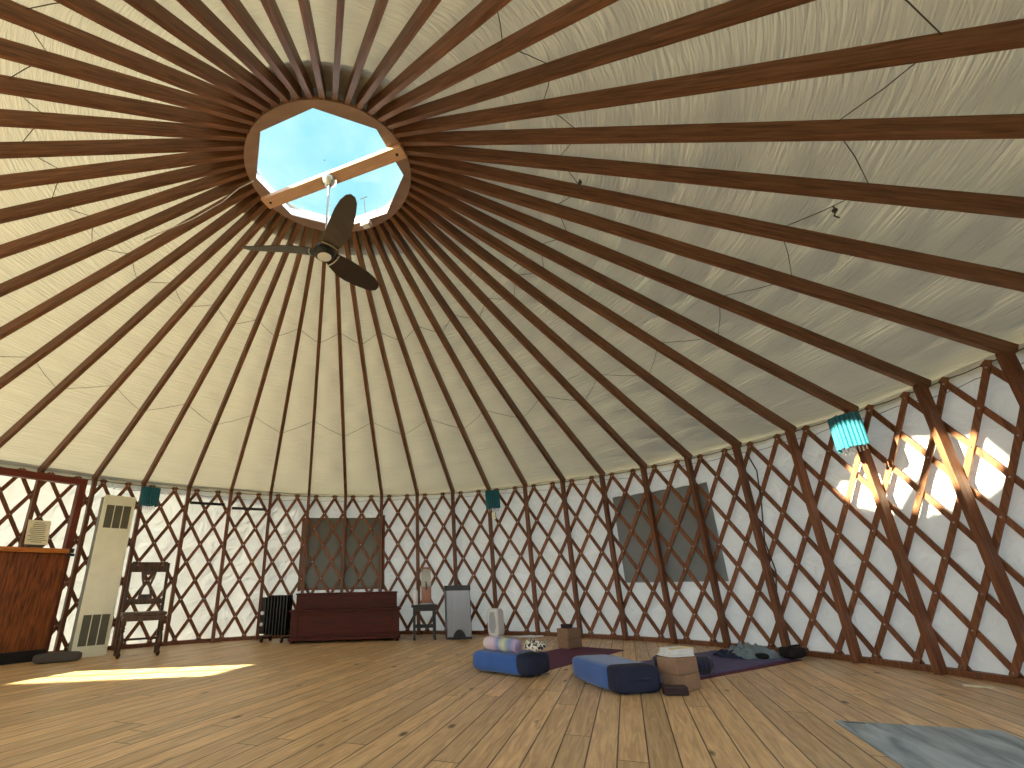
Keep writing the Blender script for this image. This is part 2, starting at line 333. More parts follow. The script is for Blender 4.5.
# ------------------------------------------------------------------ mesh helpers
class MB:
    def __init__(s): s.bm = bmesh.new(); s.mi = 0
    def _fin(s, vs, mat=None):
        if mat is not None: bmesh.ops.transform(s.bm, matrix=mat, verts=vs)
        fs = set(f for v in vs for f in v.link_faces)
        for f in fs: f.material_index = s.mi
        return s
    def box(s, c, d, rot=None, bev=0.0):
        r = bmesh.ops.create_cube(s.bm, size=1.0); vs_ = r['verts']
        bmesh.ops.scale(s.bm, vec=d, verts=vs_)
        if bev:
            es = list(set(e for v in vs_ for e in v.link_edges))
            rb = bmesh.ops.bevel(s.bm, geom=es, offset=bev, segments=2, affect='EDGES', profile=0.6)
            vs_ = list(set(v for f in rb['faces'] for v in f.verts) | set(v for v in vs_ if v.is_valid))
            seen = set(vs_); st = list(vs_)
            while st:
                q = st.pop()
                for e_ in q.link_edges:
                    w = e_.other_vert(q)
                    if w not in seen: seen.add(w); st.append(w)
            vs_ = list(seen)
        mt = Matrix.Translation(Vector(c))
        if rot is not None: mt = mt @ rot
        return s._fin(vs_, mt)
    def cyl(s, a, b, r, r2=None, n=16, cap=True):
        a, b = Vector(a), Vector(b); d = b-a
        q = bmesh.ops.create_cone(s.bm, cap_ends=cap, segments=n, radius1=r, radius2=(r if r2 is None else r2), depth=d.length)
        return s._fin(q['verts'], Matrix.Translation((a+b)/2) @ d.to_track_quat('Z', 'Y').to_matrix().to_4x4())
    def tube(s, pts, r, n=8, closed=False, radii=None):
        pts = [Vector(p) for p in pts]; rings = []; L = len(pts)
        prev = None
        for i, p in enumerate(pts):
            if closed: d = pts[(i+1) % L]-pts[i-1]
            else: d = pts[min(i+1, L-1)]-pts[max(i-1, 0)]
            d.normalize()
            ref = prev if prev is not None else (Vector((0, 0, 1)) if abs(d.z) < 0.9 else Vector((1, 0, 0)))
            x = (ref-d*ref.dot(d)).normalized(); y = d.cross(x); prev = x
            rr = radii[i] if radii else r
            rings.append([s.bm.verts.new(p+(x*math.cos(2*PI*j/n)+y*math.sin(2*PI*j/n))*rr) for j in range(n)])
        rng = range(L) if closed else range(L-1)
        for i in rng:
            A, B = rings[i], rings[(i+1) % L]
            for j in range(n):
                f = s.bm.faces.new((A[j], A[(j+1) % n], B[(j+1) % n], B[j])); f.material_index = s.mi; f.smooth = True
        if not closed:
            f = s.bm.faces.new(rings[0][::-1]); f.material_index = s.mi
            f = s.bm.faces.new(rings[-1]); f.material_index = s.mi
        return s
    def lathe(s, prof, n=20, c=(0, 0, 0), mt=None, caps=True):
        rings = []; c = Vector(c)
        for r, z in prof:
            rings.append([s.bm.verts.new(c+Vector((r*math.cos(2*PI*j/n), r*math.sin(2*PI*j/n), z))) for j in range(n)])
        for i in range(len(prof)-1):
            for j in range(n):
                f = s.bm.faces.new((rings[i][j], rings[i][(j+1) % n], rings[i+1][(j+1) % n], rings[i+1][j])); f.material_index = s.mi; f.smooth = True
        for rg, rev in (((rings[0], True), (rings[-1], False)) if caps else ()):
            f = s.bm.faces.new(rg[::-1] if rev else rg); f.material_index = s.mi
        if mt is not None: bmesh.ops.transform(s.bm, matrix=mt, verts=[v for rg in rings for v in rg])
        return s
    def prism(s, poly, h0, h1, plane='xz'):
        """extrude a polygon given in a plane along the remaining axis"""
        def P(a, b, h): return {'xz': (a, h, b), 'xy': (a, b, h), 'yz': (h, a, b)}[plane]
        A = [s.bm.verts.new(P(a, b, h0)) for a, b in poly]; B = [s.bm.verts.new(P(a, b, h1)) for a, b in poly]
        fs = [s.bm.faces.new(A), s.bm.faces.new(B[::-1])]
        n = len(poly)
        for i in range(n): fs.append(s.bm.faces.new((A[i], B[i], B[(i+1) % n], A[(i+1) % n])))
        for f in fs: f.material_index = s.mi
        return s
    def superbox(s, c, d, e=0.35, nu=28, nv=14, mt=None, disp=0.0, seed=0):
        """pillow shape: a superellipsoid"""
        def sp(v, p): return math.copysign(abs(v)**p, v)
        rows = []
        for i in range(nv+1):
            ph = -PI/2+PI*i/nv; row = []
            for j in range(nu):
                t = 2*PI*j/nu
                p = Vector((sp(math.cos(ph), e)*sp(math.cos(t), e), sp(math.cos(ph), e)*sp(math.sin(t), e), sp(math.sin(ph), e*1.3)))
                p = Vector((p.x*d[0]/2, p.y*d[1]/2, p.z*d[2]/2))
                if disp:
                    q = noise.noise(p*9+Vector((seed, 0, 0)))
                    p += p.normalized()*q*disp
                row.append(s.bm.verts.new(p))
            rows.append(row)
        for i in range(nv):
            for j in range(nu):
                f = s.bm.faces.new((rows[i][j], rows[i][(j+1) % nu], rows[i+1][(j+1) % nu], rows[i+1][j])); f.smooth = True; f.material_index = s.mi
        vs_ = [v for r_ in rows for v in r_]
        m_ = Matrix.Translation(Vector(c)) if mt is None else Matrix.Translation(Vector(c)) @ mt
        bmesh.ops.transform(s.bm, matrix=m_, verts=vs_)
        bmesh.ops.remove_doubles(s.bm, verts=vs_, dist=1e-5)
        return s
    def mesh(s, name, mats, smooth=False):
        bmesh.ops.recalc_face_normals(s.bm, faces=s.bm.faces)
        for e_ in s.bm.edges:
            if len(e_.link_faces) == 2 and e_.calc_face_angle(0) > 0.62: e_.smooth = False
        me = bpy.data.meshes.new(name); s.bm.to_mesh(me); s.bm.free()
        for m in (mats if isinstance(mats, (list, tuple)) else [mats]): me.materials.append(m)
        if smooth: me.polygons.foreach_set('use_smooth', [True]*len(me.polygons))
        return me
    def obj(s, name, mats, parent=None, smooth=False, bevel=0.0):
        o = bpy.data.objects.new(name, s.mesh(name, mats, smooth)); C.objects.link(o)
        if parent: o.parent = parent
        if bevel:
            m = o.modifiers.new('bevel', 'BEVEL'); m.width = bevel; m.segments = 2; m.limit_method = 'ANGLE'
        return o
def tag(o, label=None, cat=None, group=None, kind=None):
    if label: o['label'] = label
    if cat: o['category'] = cat
    if group: o['group'] = group
    if kind: o['kind'] = kind
    return o
def thing(name, label, cat, loc=(0, 0, 0), rz=0.0, group=None, kind=None):
    o = bpy.data.objects.new(name, None); C.objects.link(o); o.empty_display_size = 0.1
    o.location = loc; o.rotation_euler = (0, 0, rz)
    return tag(o, label, cat, group, kind)
def place(o, loc, rz=0.0): o.location = loc; o.rotation_euler = (0, 0, rz); return o
def copy_tree(o, parent=None):
    c = o.copy(); C.objects.link(c); c.parent = parent
    for ch in [x for x in bpy.data.objects if x.parent == o]: copy_tree(ch, c)
    return c
RZ = lambda a: Matrix.Rotation(a, 4, 'Z')
RX = lambda a: Matrix.Rotation(a, 4, 'X')
RY = lambda a: Matrix.Rotation(a, 4, 'Y')

# ------------------------------------------------------------------ the setting
b = MB(); b.prism([(4.86*math.cos(2*PI*j/120), 4.86*math.sin(2*PI*j/120)) for j in range(120)], -0.08, 0.0, 'xy')
tag(b.obj('floor', M['floor']), 'round floor of varnished knotty pine planks', 'floor', kind='structure')
b = MB(); b.prism([(60*math.cos(2*PI*j/64), 60*math.sin(2*PI*j/64)) for j in range(64)], -0.5, -0.42, 'xy')
tag(b.obj('ground', M['earth']), 'open grassy ground outside the yurt', 'ground', kind='structure')

# wall canvas, with one real window opening on the sunny side (outside the frame, left)
WK0, WK1, WZ0, WZ1 = -2.96, -1.86, 1.12, 2.03
FILLW = [(23.6, 27.0), (28.6, 32.0), (33.6, 37.0), (38.6, 42.0)]   # unseen openings added behind the camera for more daylight, z 0.6 to 1.8
b = MB(); bm = b.bm
nk = 500; zs = [-0.06, 0.0, 0.15, 0.3, 0.45, 0.6, 0.75, 0.9, WZ0, 1.2, 1.35, 1.5, 1.65, 1.8, WZ1, 2.1, 2.17]
ks = [i*0.1 for i in range(nk)]
grid = []
for i, k in enumerate(ks):
    colv = []
    for z in zs:
        P = pol(k, 1.0)
        w = noise.noise(Vector((P.x*14, P.y*14, z*1.3)))*0.012+noise.noise(Vector((P.x*5, P.y*5, z*2.5+7)))*0.014
        colv.append(bm.verts.new(pol(k, RF+w, z)))
    grid.append(colv)
for i in range(nk):
    km = ks[i]+0.05
    kk_ = km-50 if km > 25 else km
    for j in range(len(zs)-1):
        zm = (zs[j]+zs[j+1])/2
        if WK0 < kk_ < WK1 and WZ0 < zm < WZ1: continue
        if 0.6 < zm < 1.8 and any(p_ < km < q_ for p_, q_ in FILLW): continue
        bm.faces.new((grid[i][j], grid[(i+1) % nk][j], grid[(i+1) % nk][j+1], grid[i][j+1]))
o = b.obj('wall_round', M['wall'], smooth=True)
tag(o, 'round wall of white canvas behind the lattice', 'wall', kind='structure')

# roof canvas
UPR = 0.092/math.cos(ANG)
b = MB(); bm = b.bm
nr = 70; ns_ = 400
rows = []
for i in range(nr+1):
    r = 0.66+(4.80-0.66)*i/nr
    row = []
    for j in range(ns_):
        k = j*50/ns_
        f = k-math.floor(k)
        s_ = math.sin(PI*f)
        amp = 0.03*(r/4.7)*min(1.0, (4.85-r)/0.9)
        P = pol(k, 1.0)
        wr = noise.noise(Vector((P.x*3.5, P.y*3.5, r*9)))*0.022*s_ + noise.noise(Vector((P.x*12, P.y*12, r*3)))*0.010*s_
        z = HW+(R-r)*SL+UPR+0.006+amp*s_+wr*min(1, r/2.0)
        row.append(bm.verts.new(pol(k, r, z)))
    rows.append(row)
for i in range(nr):
    for j in range(ns_):
        bm.faces.new((rows[i][j], rows[i][(j+1) % ns_], rows[i+1][(j+1) % ns_], rows[i+1][j]))
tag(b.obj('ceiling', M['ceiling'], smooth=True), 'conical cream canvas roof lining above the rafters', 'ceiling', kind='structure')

# base hoop along the floor
b = MB(); b.lathe([(R+0.075, 0.0), (R+0.075, 0.045), (R+0.145, 0.045), (R+0.145, 0.0)], 150, caps=False)
# inner faces only: close the ring
tag(b.obj('baseboard_round', M['stud']), 'low brown wooden curb around the edge of the floor', 'baseboard', kind='structure')

# ------------------------------------------------------------------ rafters (one shared mesh, origin at the ring, X outwards along the slope)
ca, sa = math.cos(ANG), math.sin(ANG)
LEN = (R-RR)/ca
b = MB()
hw_ = 0.0205
poly = [(-0.02, 0.0), (LEN+0.055, 0.0), (LEN+0.085, 0.012), (LEN+0.10, 0.035), (LEN+0.10, 0.092), (-0.02, 0.092)]
b.prism(poly, -hw_, hw_, 'xz')
rafter_me = b.mesh('roof_rafter', M['rafter'])
def ordinal(n): return ['first', 'second', 'third', 'fourth', 'fifth', 'sixth', 'seventh', 'eighth', 'ninth', 'tenth', 'eleventh', 'twelfth', 'thirteenth'][n]
nearby = {0: 'landing over the header of the wooden door frame', 1: 'landing on the wall between the door frame and the tall heater',
 2: 'landing behind the wall lamp beside the tall heater', 3: 'landing at the left end of the hanging peg rails', 4: 'landing between the two short peg rails',
 5: 'landing on the wall just right of the peg rails', 6: 'landing above the left edge of the olive window', 7: 'landing above the middle of the olive window',
 8: 'landing above the right edge of the olive window', 9: 'landing above the drink urn and black stool', 10: 'landing above the steel trash bin',
 11: 'landing behind the dark wall lamp above the air purifier', 12: 'landing on the far wall, first right of the dark wall lamp',
 13: 'landing on the far wall, second right of the dark wall lamp', 14: 'landing above the left edge of the grey covered window',
 15: 'landing above the middle of the grey covered window', 16: 'landing near the right edge of the grey covered window',
 17: 'landing first to the right of the grey covered window', 18: 'landing first to the left of the bright blue wall lamp',
 19: 'ending behind the bright blue wall lamp', 20: 'landing first to the right of the bright blue wall lamp', 21: 'landing on the wall close to the right edge of the photo'}
for k in range(50):
    if k in nearby: lab = 'brown roof rafter '+nearby[k]
    elif k <= 25: lab = 'roof rafter, %s from the bottom of four leaving the photo\'s right edge' % ordinal(k-22)
    elif k <= 37: lab = 'roof rafter, %s from the left of twelve leaving the photo\'s top edge' % ordinal(37-k)
    else: lab = 'roof rafter, %s from the top of twelve leaving the photo\'s left edge' % ordinal(k-38)
    o = bpy.data.objects.new('roof_rafter', rafter_me); C.objects.link(o)
    X = Vector((math.cos(th(k))*ca, math.sin(th(k))*ca, -sa)); Z = Vector((math.cos(th(k))*sa, math.sin(th(k))*sa, ca)); Y = Z.cross(X)
    P = pol(k, RR, HR)
    o.matrix_world = Matrix(((X.x, Y.x, Z.x, P.x), (X.y, Y.y, Z.y, P.y), (X.z, Y.z, Z.z, P.z), (0, 0, 0, 1)))
    tag(o, lab, 'rafter', 'rafters radiating from the skylight')

# ------------------------------------------------------------------ wall studs
b = MB(); b.box((0, 0.0425, HW/2-0.004), (0.044, 0.080, HW-0.012), bev=0.003)
stud_me = b.mesh('wall_stud', M['stud'])
for k in range(0, 22):
    lab = 'brown wall stud '+nearby[k].replace('landing over the header of', 'behind the header of').replace('landing ', 'standing ').replace('ending', 'standing').replace('above', 'below the rafter above')
    if k == 0: lab = 'upright brown wall stud seen inside the wooden door frame, behind the paper notice'
    if k == 6: lab = 'upright brown wall stud at the left edge of the olive window'
    if k == 7: lab = 'upright brown wall stud crossing the middle of the olive window'
    if k == 8: lab = 'upright brown wall stud at the right edge of the olive window'
    if k == 9: lab = 'upright brown wall stud between the mahogany cabinet and the drink urn'
    if k == 10: lab = 'upright brown wall stud rising behind the steel trash bin'
    if k == 14: lab = 'upright brown wall stud at the left edge of the grey covered window'
    if k == 15: lab = 'upright brown wall stud crossing the grey covered window'
    if k == 16: lab = 'upright brown wall stud over the right part of the grey covered window'
    o = bpy.data.objects.new('wall_stud', stud_me); C.objects.link(o)
    place(o, pol(k, R), rotk(k)); tag(o, lab, 'wall stud', 'wall studs under the rafters')

# ------------------------------------------------------------------ lattice
ZT, ZB = 2.02, 0.07
lat = thing('lattice_wall', 'criss-cross lattice of brown wooden slats lining the round canvas wall', 'lattice')
def slat_mb(direction, kt, bm_mb=None, local=True):
    """direction -1: '/' (bottom lies left of the top), +1: mirrored. Built round the cylinder as a bent strip."""
    mb = bm_mb or MB(); bm = mb.bm
    rad = R+0.092 if direction < 0 else R+0.106
    n = 18; w = 0.043; t = 0.011
    H = ZT-ZB; D = 2.0  # in k units (4 top spacings of half a step)
    lenarc = D*STEP*rad; slope = Vector((lenarc, H)).normalized()  # (horizontal, vertical) going up
    rings = []
    for i in range(n+1):
        s_ = -0.035/H+(1+0.08/H)*i/n
        s_ = i/n*(1+0.075/H)-0.03/H
        z = ZB+H*s_; kc = kt+direction*D*(1-s_)
        ring = []
        for (a, q) in ((-w/2, 0), (w/2, 0), (w/2, t), (-w/2, t)):
            # perpendicular in the tangent/vertical plane
            px = slope.y*a; pz = -slope.x*a
            if direction < 0: dk = px/(rad*STEP); dz = pz
            else: dk = px/(rad*STEP); dz = -pz
            ring.append(bm.verts.new(pol((kc+dk), rad+q, z+dz)))
        rings.append(ring)
    for i in range(n):
        A, B = rings[i], rings[i+1]
        for j in range(4):
            f = bm.faces.new((A[j], A[(j+1) % 4], B[(j+1) % 4], B[j])); f.material_index = 0
    bm.faces.new(rings[0]); bm.faces.new(rings[-1][::-1])
    if direction < 0:
        for i in range(9):       # bolts at the crossings
            z = ZB+H*i/8; kc = kt+direction*D*(1-i/8)
            P = pol(kc, rad-0.001, z); Q = pol(kc, rad-0.004, z)
            mb.mi = 1; mb.cyl(P, Q, 0.008, 0.006, 8); mb.mi = 0
    return mb
protos = {}
for d, nm in ((-1, 'slat'), (1, 'slat')):
    protos[d] = slat_mb(d, 0.0).mesh('slat', [M['slat'], M['steel']])
parts_n = 0; rest = []
for j in range(100):
    kt = 0.2+0.5*j
    ks_ = kt if kt < 26 else kt-50
    for d in (-1, 1):
        # leave out the slats that would cross the window the sun comes in by
        if d < 0 and -3.2 < ks_ < -1.25: continue
        if d > 0 and -4.1 < ks_ < -1.6: continue
        lo, hi = (ks_-2, ks_) if d < 0 else (ks_, ks_+2)
        if hi > -0.4 and lo < 21.6 and parts_n < 100:
            o = bpy.data.objects.new('slat', protos[d]); C.objects.link(o); o.parent = lat
            o.rotation_euler = (0, 0, -STEP*kt); parts_n += 1
        else: rest.append((d, kt))
mb = MB()
for d, kt in rest: slat_mb(d, kt, mb)
tag(mb.obj('slat', [M['slat'], M['steel']], lat), kind='stuff')

# cable through the crotches of the lattice
pts = []
for j in range(200):
    k = 0.2+0.25*j
    pts.append(pol(k, R+0.104, ZT+0.03+(0.0 if j % 2 == 0 else -0.006)))
b = MB(); b.tube(pts, 0.004, 6, True)
tag(b.obj('roof_cable', M['wire']), 'thin steel cable running along the top of the lattice', 'cable')
# loose upper edge of the wall canvas: cord lines
b = MB()
b.tube([pol(k*0.25, RF-0.035, 1.975+0.012*math.sin(k*1.7)+0.008*math.sin(k*0.6)) for k in range(200)], 0.003, 5, True)
tag(b.obj('canvas_cord', M['cord']), 'thin slack cord strung along the top of the canvas wall', 'cord')

# zigzag cords woven between the rafters, carrying the roof canvas
def zig(r_even, r_odd, label):
    pts = []
    for k in range(50):
        r = r_even if k % 2 == 0 else r_odd
        for f in (0, 0.5):
            r2 = r if f == 0 else (r_even+r_odd)/2
            pts.append(pol(k+f, r2, HW+(R-r2)*SL+UPR*0.86-(0.004 if f else 0)))
    b = MB(); b.tube(pts, 0.0028, 5, True)
    tag(b.obj('zigzag_cord', M['wire']), label, 'cord', 'zigzag cords of the roof')
zig(3.20, 3.46, 'thin zigzag cord under the roof canvas, the outer one nearer the walls')
zig(2.02, 1.86, 'thin zigzag cord under the roof canvas, the inner one nearer the skylight')

# ------------------------------------------------------------------ compression ring, skylight
ring = thing('compression_ring', 'round brown timber ring around the octagonal skylight', 'roof ring', (0, 0, HR))
b = MB(); bm = b.bm
N = 96
def oct_r(a, rv=0.635, off=-PI/2):   # radius of an octagon with a vertex at angle off
    t = ((a-off) % (PI/4))-PI/8
    return rv*math.cos(PI/8)/math.cos(t)
lo_o, lo_i, hi_o, hi_i = [], [], [], []
for j in range(N):
    a = 2*PI*j/N-PI/2
    c_, s_ = math.cos(a), math.sin(a)
    ro = RR+0.006; ri = oct_r(a)
    lo_o.append(bm.verts.new((ro*c_, ro*s_, -0.012))); lo_i.append(bm.verts.new((ri*c_, ri*s_, -0.012)))
    hi_o.append(bm.verts.new((ro*c_, ro*s_, 0.03))); hi_i.append(bm.verts.new((ri*c_*1.06, ri*s_*1.06, 0.03)))
for j in range(N):
    q = (j+1) % N
    for A, B in ((lo_o, lo_i), (lo_i, hi_i), (hi_i, hi_o), (hi_o, lo_o)):
        bm.faces.new((A[j], A[q], B[q], B[j]))
b.obj('ring_body', M['ring'], ring)
def octo(rv_o, rv_i, z0, z1, name, mat, parent):
    b = MB(); bm = b.bm; rg = []
    for rv, z in ((rv_o, z0), (rv_i, z0), (rv_i, z1), (rv_o, z1)):
        rg.append([bm.verts.new((rv*math.cos(-PI/2+j*PI/4), rv*math.sin(-PI/2+j*PI/4), z)) for j in range(8)])
    for i in range(4):
        A, B = rg[i], rg[(i+1) % 4]
        for j in range(8): bm.faces.new((A[j], A[(j+1) % 8], B[(j+1) % 8], B[j]))
    return b.obj(name, mat, parent)
sky = thing('skylight', 'octagonal skylight with a clear acrylic dome at the roof peak', 'skylight', (0, 0, HR+0.137))
b = MB(); bm = b.bm; rg = []
for rv, z in ((0.688, -0.100), (0.690, -0.030), (0.735, 0.03), (0.745, 0.03), (0.700, -0.030), (0.698, -0.100)):
    rg.append([bm.verts.new((rv*math.cos(-PI/2+j*PI/4), rv*math.sin(-PI/2+j*PI/4), z)) for j in range(8)])
for i in range(6):
    A, B = rg[i], rg[(i+1) % 6]
    for j in range(8): bm.faces.new((A[j], A[(j+1) % 8], B[(j+1) % 8], B[j]))
b.obj('curb_frame', M['white'], sky)
b = MB()
prof = [(0.74, 0.035)]+[(0.74*math.cos(t*PI/2/9), 0.035+0.28*math.sin(t*PI/2/9)) for t in range(1, 9)]+[(0.02, 0.315)]
bm = b.bm; rg = [[bm.verts.new((r*math.cos(2*PI*j/48), r*math.sin(2*PI*j/48), z)) for j in range(48)] for r, z in prof]
for i in range(len(prof)-1):
    for j in range(48):
        bm.faces.new((rg[i][j], rg[i][(j+1) % 48], rg[i+1][(j+1) % 48], rg[i+1][j])).smooth = True
bm.faces.new(rg[-1])
b.obj('dome', M['dome'], sky)

b = MB()     # outer flashing lapping over the roof canvas round the skylight
fz = lambda r: -0.137+(RR-r)*SL+UPR+0.045
b.lathe([(0.70, fz(0.70)), (1.0, fz(1.0)), (1.0, fz(1.0)+0.012), (0.70, fz(0.70)+0.012)], 60, caps=False)
b.obj('flashing', M['valance'], sky)
# beam carrying the fan
ba = math.atan2(-0.25, 0.60)
b = MB(); b.box((0, 0, 0), (1.40, 0.125, 0.036), bev=0.003)
beam = place(b.obj('fan_beam', M['beam']), (0.005, 0.0, HR-0.012-0.0195), ba)
tag(beam, 'light pine beam bolted across the skylight ring to hold the ceiling fan', 'beam')
for sx_ in (-0.64, 0.64):
    b = MB(); b.cyl((sx_, 0.0, -0.024), (sx_, 0.0, -0.018), 0.012, n=10)
    b.obj('bolt', M['black'], beam)

# ceiling fan
ZF = 3.20
fan = thing('ceiling_fan', 'dark bronze three-blade ceiling fan on a down rod below the skylight', 'ceiling fan', (0, 0, ZF))
b = MB(); b.lathe([(0.0005, 0.70), (0.022, 0.70), (0.055, 0.73), (0.066, 0.776), (0.0005, 0.776)], 24); b.obj('canopy', M['steel'], fan)
b = MB(); b.cyl((0, 0, 0.08), (0, 0, 0.71), 0.0115, n=12); b.obj('down_rod', M['steel'], fan)
b = MB(); b.lathe([(0.0005, -0.035), (0.062, -0.035), (0.082, -0.02), (0.090, 0.005), (0.082, 0.04), (0.055, 0.07), (0.028, 0.09), (0.0005, 0.10)], 32); b.obj('motor_housing', M['black'], fan, smooth=True)
b = MB(); b.lathe([(0.0005, -0.048), (0.030, -0.046), (0.055, -0.038), (0.057, -0.033), (0.0005, -0.033)], 28); b.obj('light_lens', M['white'], fan, smooth=True)
M['fan'] = simple('fan_blade_dark', srgb(58, 50, 48), 0.38, 0.0, 0.1)
for ai, ang in enumerate((185, 56, -61)):
    b = MB(); bm = b.bm
    st = [(0.04, 0.115, 0.0), (0.09, 0.125, 0.05), (0.15, 0.150, 0.12), (0.24, 0.175, 0.20), (0.34, 0.176, 0.25), (0.45, 0.160, 0.28), (0.55, 0.130, 0.30), (0.62, 0.088, 0.30), (0.652, 0.035, 0.30)]
    rows = []
    for r, w, tw in st:
        row = []
        y0 = 0.02*math.sin(min(1, (r-0.05)/0.45)*PI)
        for side, zo in ((1, 0.004), (1, -0.004), (-1, -0.004), (-1, 0.004)):
            y = side*w/2
            zz = -y*math.sin(tw+0.16)
            row.append(bm.verts.new((r, y*math.cos(tw)+y0, 0.005+zz+zo+0.035*(r-0.05))))
        rows.append(row)
    for i in range(len(rows)-1):
        for j in range(4): bm.faces.new((rows[i][j], rows[i][(j+1) % 4], rows[i+1][(j+1) % 4], rows[i+1][j]))
    bm.faces.new(rows[0]); bm.faces.new(rows[-1][::-1])
    bl = b.obj('blade', M['fan'], fan); bl.rotation_euler = (0, 0, math.radians(ang))
    b = MB(); b.tube([(0.108, -0.055, 0.016), (0.120, -0.02, 0.004), (0.122, 0.03, -0.010), (0.110, 0.075, -0.022)], 0.006, 6)
    b.obj('trim_band', M['steel'], bl)

# skylight opener box hanging on the ring
op = thing('skylight_opener', 'small square opener box hanging on the rim of the skylight', 'opener', (0.245, 0.55, HR-0.014), math.radians(-24))
b = MB(); b.box((0, 0, -0.03), (0.10, 0.06, 0.06), bev=0.004); b.obj('housing', M['ring'], op)
b = MB(); b.box((0, -0.031, -0.032), (0.07, 0.004, 0.04)); b.box((0, 0, -0.061), (0.07, 0.045, 0.004)); b.obj('face_plate', M['white'], op)
b = MB(); b.tube([(0, 0.0, -0.002), (0, -0.03, 0.10), (0, -0.06, 0.24)], 0.004, 6); b.tube([(-0.04, -0.06, 0.24), (0.04, -0.06, 0.24)], 0.004, 6); b.obj('lift_rod', M['darkmetal'], op)
b = MB(); b.tube([pol(46.2, 1.6, 3.50), pol(46.3, 1.2, 3.69), pol(46.2, 0.95, 3.83), pol(46.0, 0.80, 3.95), pol(45.6, 0.66, 3.985)], 0.004, 6)
tag(b.obj('electric_cord', M['white']), 'white cord running from a rafter to the left end of the fan beam', 'cord')
# bits dangling from the cords
for (k, r, lab) in ((22.35, 2.0, 'small knotted cord end hanging from the inner zigzag cord'), (22.62, 3.36, 'small knotted cord end hanging from the outer zigzag cord')):
    z = HW+(R-r)*SL+UPR*0.8
    P = pol(k, r, z); b = MB(); b.tube([P, P+Vector((0.01, 0, -0.03)), P+Vector((-0.006, 0.01, -0.06)), P+Vector((0.012, 0, -0.085))], 0.005, 6)
    b.superbox(P+Vector((0, 0, -0.03)), (0.03, 0.03, 0.03), 0.9, 8, 6)
    tag(b.obj('cord_end', M['wire']), lab, 'cord')

# ------------------------------------------------------------------ windows in the canvas
def curved_panel(k0, k1, z0, z1, r, t, mat, name, parent=None, n=24, skew=0.0):
    b = MB(); bm = b.bm; rr_ = []
    for i in range(n+1):
        k = k0+(k1-k0)*i/n
        rr_.append([bm.verts.new(pol(k, r, z0)), bm.verts.new(pol(k, r, z1+skew*math.sin(i*1.1))), bm.verts.new(pol(k, r+t, z1+skew*math.sin(i*1.1))), bm.verts.new(pol(k, r+t, z0))])
    for i in range(n):
        for j in range(4): bm.faces.new((rr_[i][j], rr_[i][(j+1) % 4], rr_[i+1][(j+1) % 4], rr_[i+1][j]))
    bm.faces.new(rr_[0]); bm.faces.new(rr_[-1][::-1])
    return b.obj(name, mat, parent)
w1 = thing('window_1', 'olive-grey window in the far wall above the mahogany cabinet', 'window', kind='structure')
curved_panel(5.93, 8.03, 0.66, 1.71, R+0.119, 0.006, M['window_flap'], 'pane', w1)
b = MB()
for k in (5.90, 8.06): b.box(pol(k, R+0.124, 1.185), (0.035, 0.012, 1.12), rot=RZ(rotk(k)))
b.obj('side_jamb', M['stud'], w1)
curved_panel(5.9, 8.06, 0.635, 0.662, R+0.118, 0.010, M['stud'], 'sill', w1)
w2 = thing('window_2', 'grey covered window in the right part of the far wall', 'window', kind='structure')
curved_panel(14.12, 16.2, 0.66, 1.74, R+0.119, 0.006, M['window_flap2'], 'cover', w2, skew=0.006)
w3 = thing('window_3', 'clear window in the canvas left of the door, letting in the sun', 'window', kind='structure')
curved_panel(WK0, WK1, WZ0, WZ1, RF, 0.004, M['pane'], 'pane', w3)
b = MB()
for k in (WK0, (WK0+WK1)/2, WK1): b.box(pol(k, RF, (WZ0+WZ1)/2), (0.03, 0.03, WZ1-WZ0), rot=RZ(rotk(k)))
b.obj('mullion', M['frame'], w3)

for wi, (p_, q_) in enumerate(FILLW):  # panes of the added daylight openings, out of view
    w = thing('window_%d' % (4+wi), 'unseen window added for daylight in the wall behind the camera, %s clockwise' % ordinal(wi), 'window', kind='structure')
    curved_panel(p_, q_, 0.6, 1.8, RF, 0.004, M['pane'], 'pane', w)
# ------------------------------------------------------------------ door frame with lower half door (left)
KD = -0.05
dr = thing('door_1', 'wooden door frame with a closed brown lower half door and ledge', 'door', pol(KD-0.05, 4.43), rotk(KD), kind='structure')
b = MB()
b.box((0.445, 0.0, 0.99), (0.075, 0.09, 1.98), bev=0.004); b.obj('jamb', M['frame'], dr)
b = MB(); b.box((-0.445, 0.0, 0.99), (0.075, 0.09, 1.98), bev=0.004); b.obj('jamb', M['frame'], dr)
b = MB(); b.box((0, -0.002, 1.955), (0.965, 0.094, 0.075), bev=0.004); b.obj('header', M['frame_h'], dr)
b = MB(); b.box((-0.06, -0.135, 0.60), (0.93, 0.055, 1.00), bev=0.012)
for i in range(1, 6): b.box((-0.06-0.465+0.155*i, -0.163, 0.60), (0.006, 0.004, 0.98))
b.obj('half_door', M['half_door'], dr)
b = MB(); b.box((-0.06, -0.150, 1.125), (0.95, 0.125, 0.05), bev=0.010); b.obj('ledge', M['door_top'], dr)
b = MB(); b.box((-0.06, -0.150, 0.055), (0.93, 0.075, 0.11), bev=0.01); b.obj('dark_base', M['blackcloth'], dr)  # dark strip along the foot of the half door
b = MB(); b.box((0.415, -0.20, 1.13), (0.05, 0.03, 0.05), bev=0.005); b.box((0.420, -0.205, 1.085), (0.065, 0.03, 0.03), bev=0.005); b.cyl((0.39, -0.2, 1.05), (0.39, -0.2, 1.16), 0.010, n=10)
b.obj('latch', M['black'], dr)
nt_ = thing('notice', 'white printed notice leaning in a stand on the half door ledge', 'notice', pol(0.02, 4.28, 1.151), rotk(0.0))
tilt = RX(math.radians(-10))
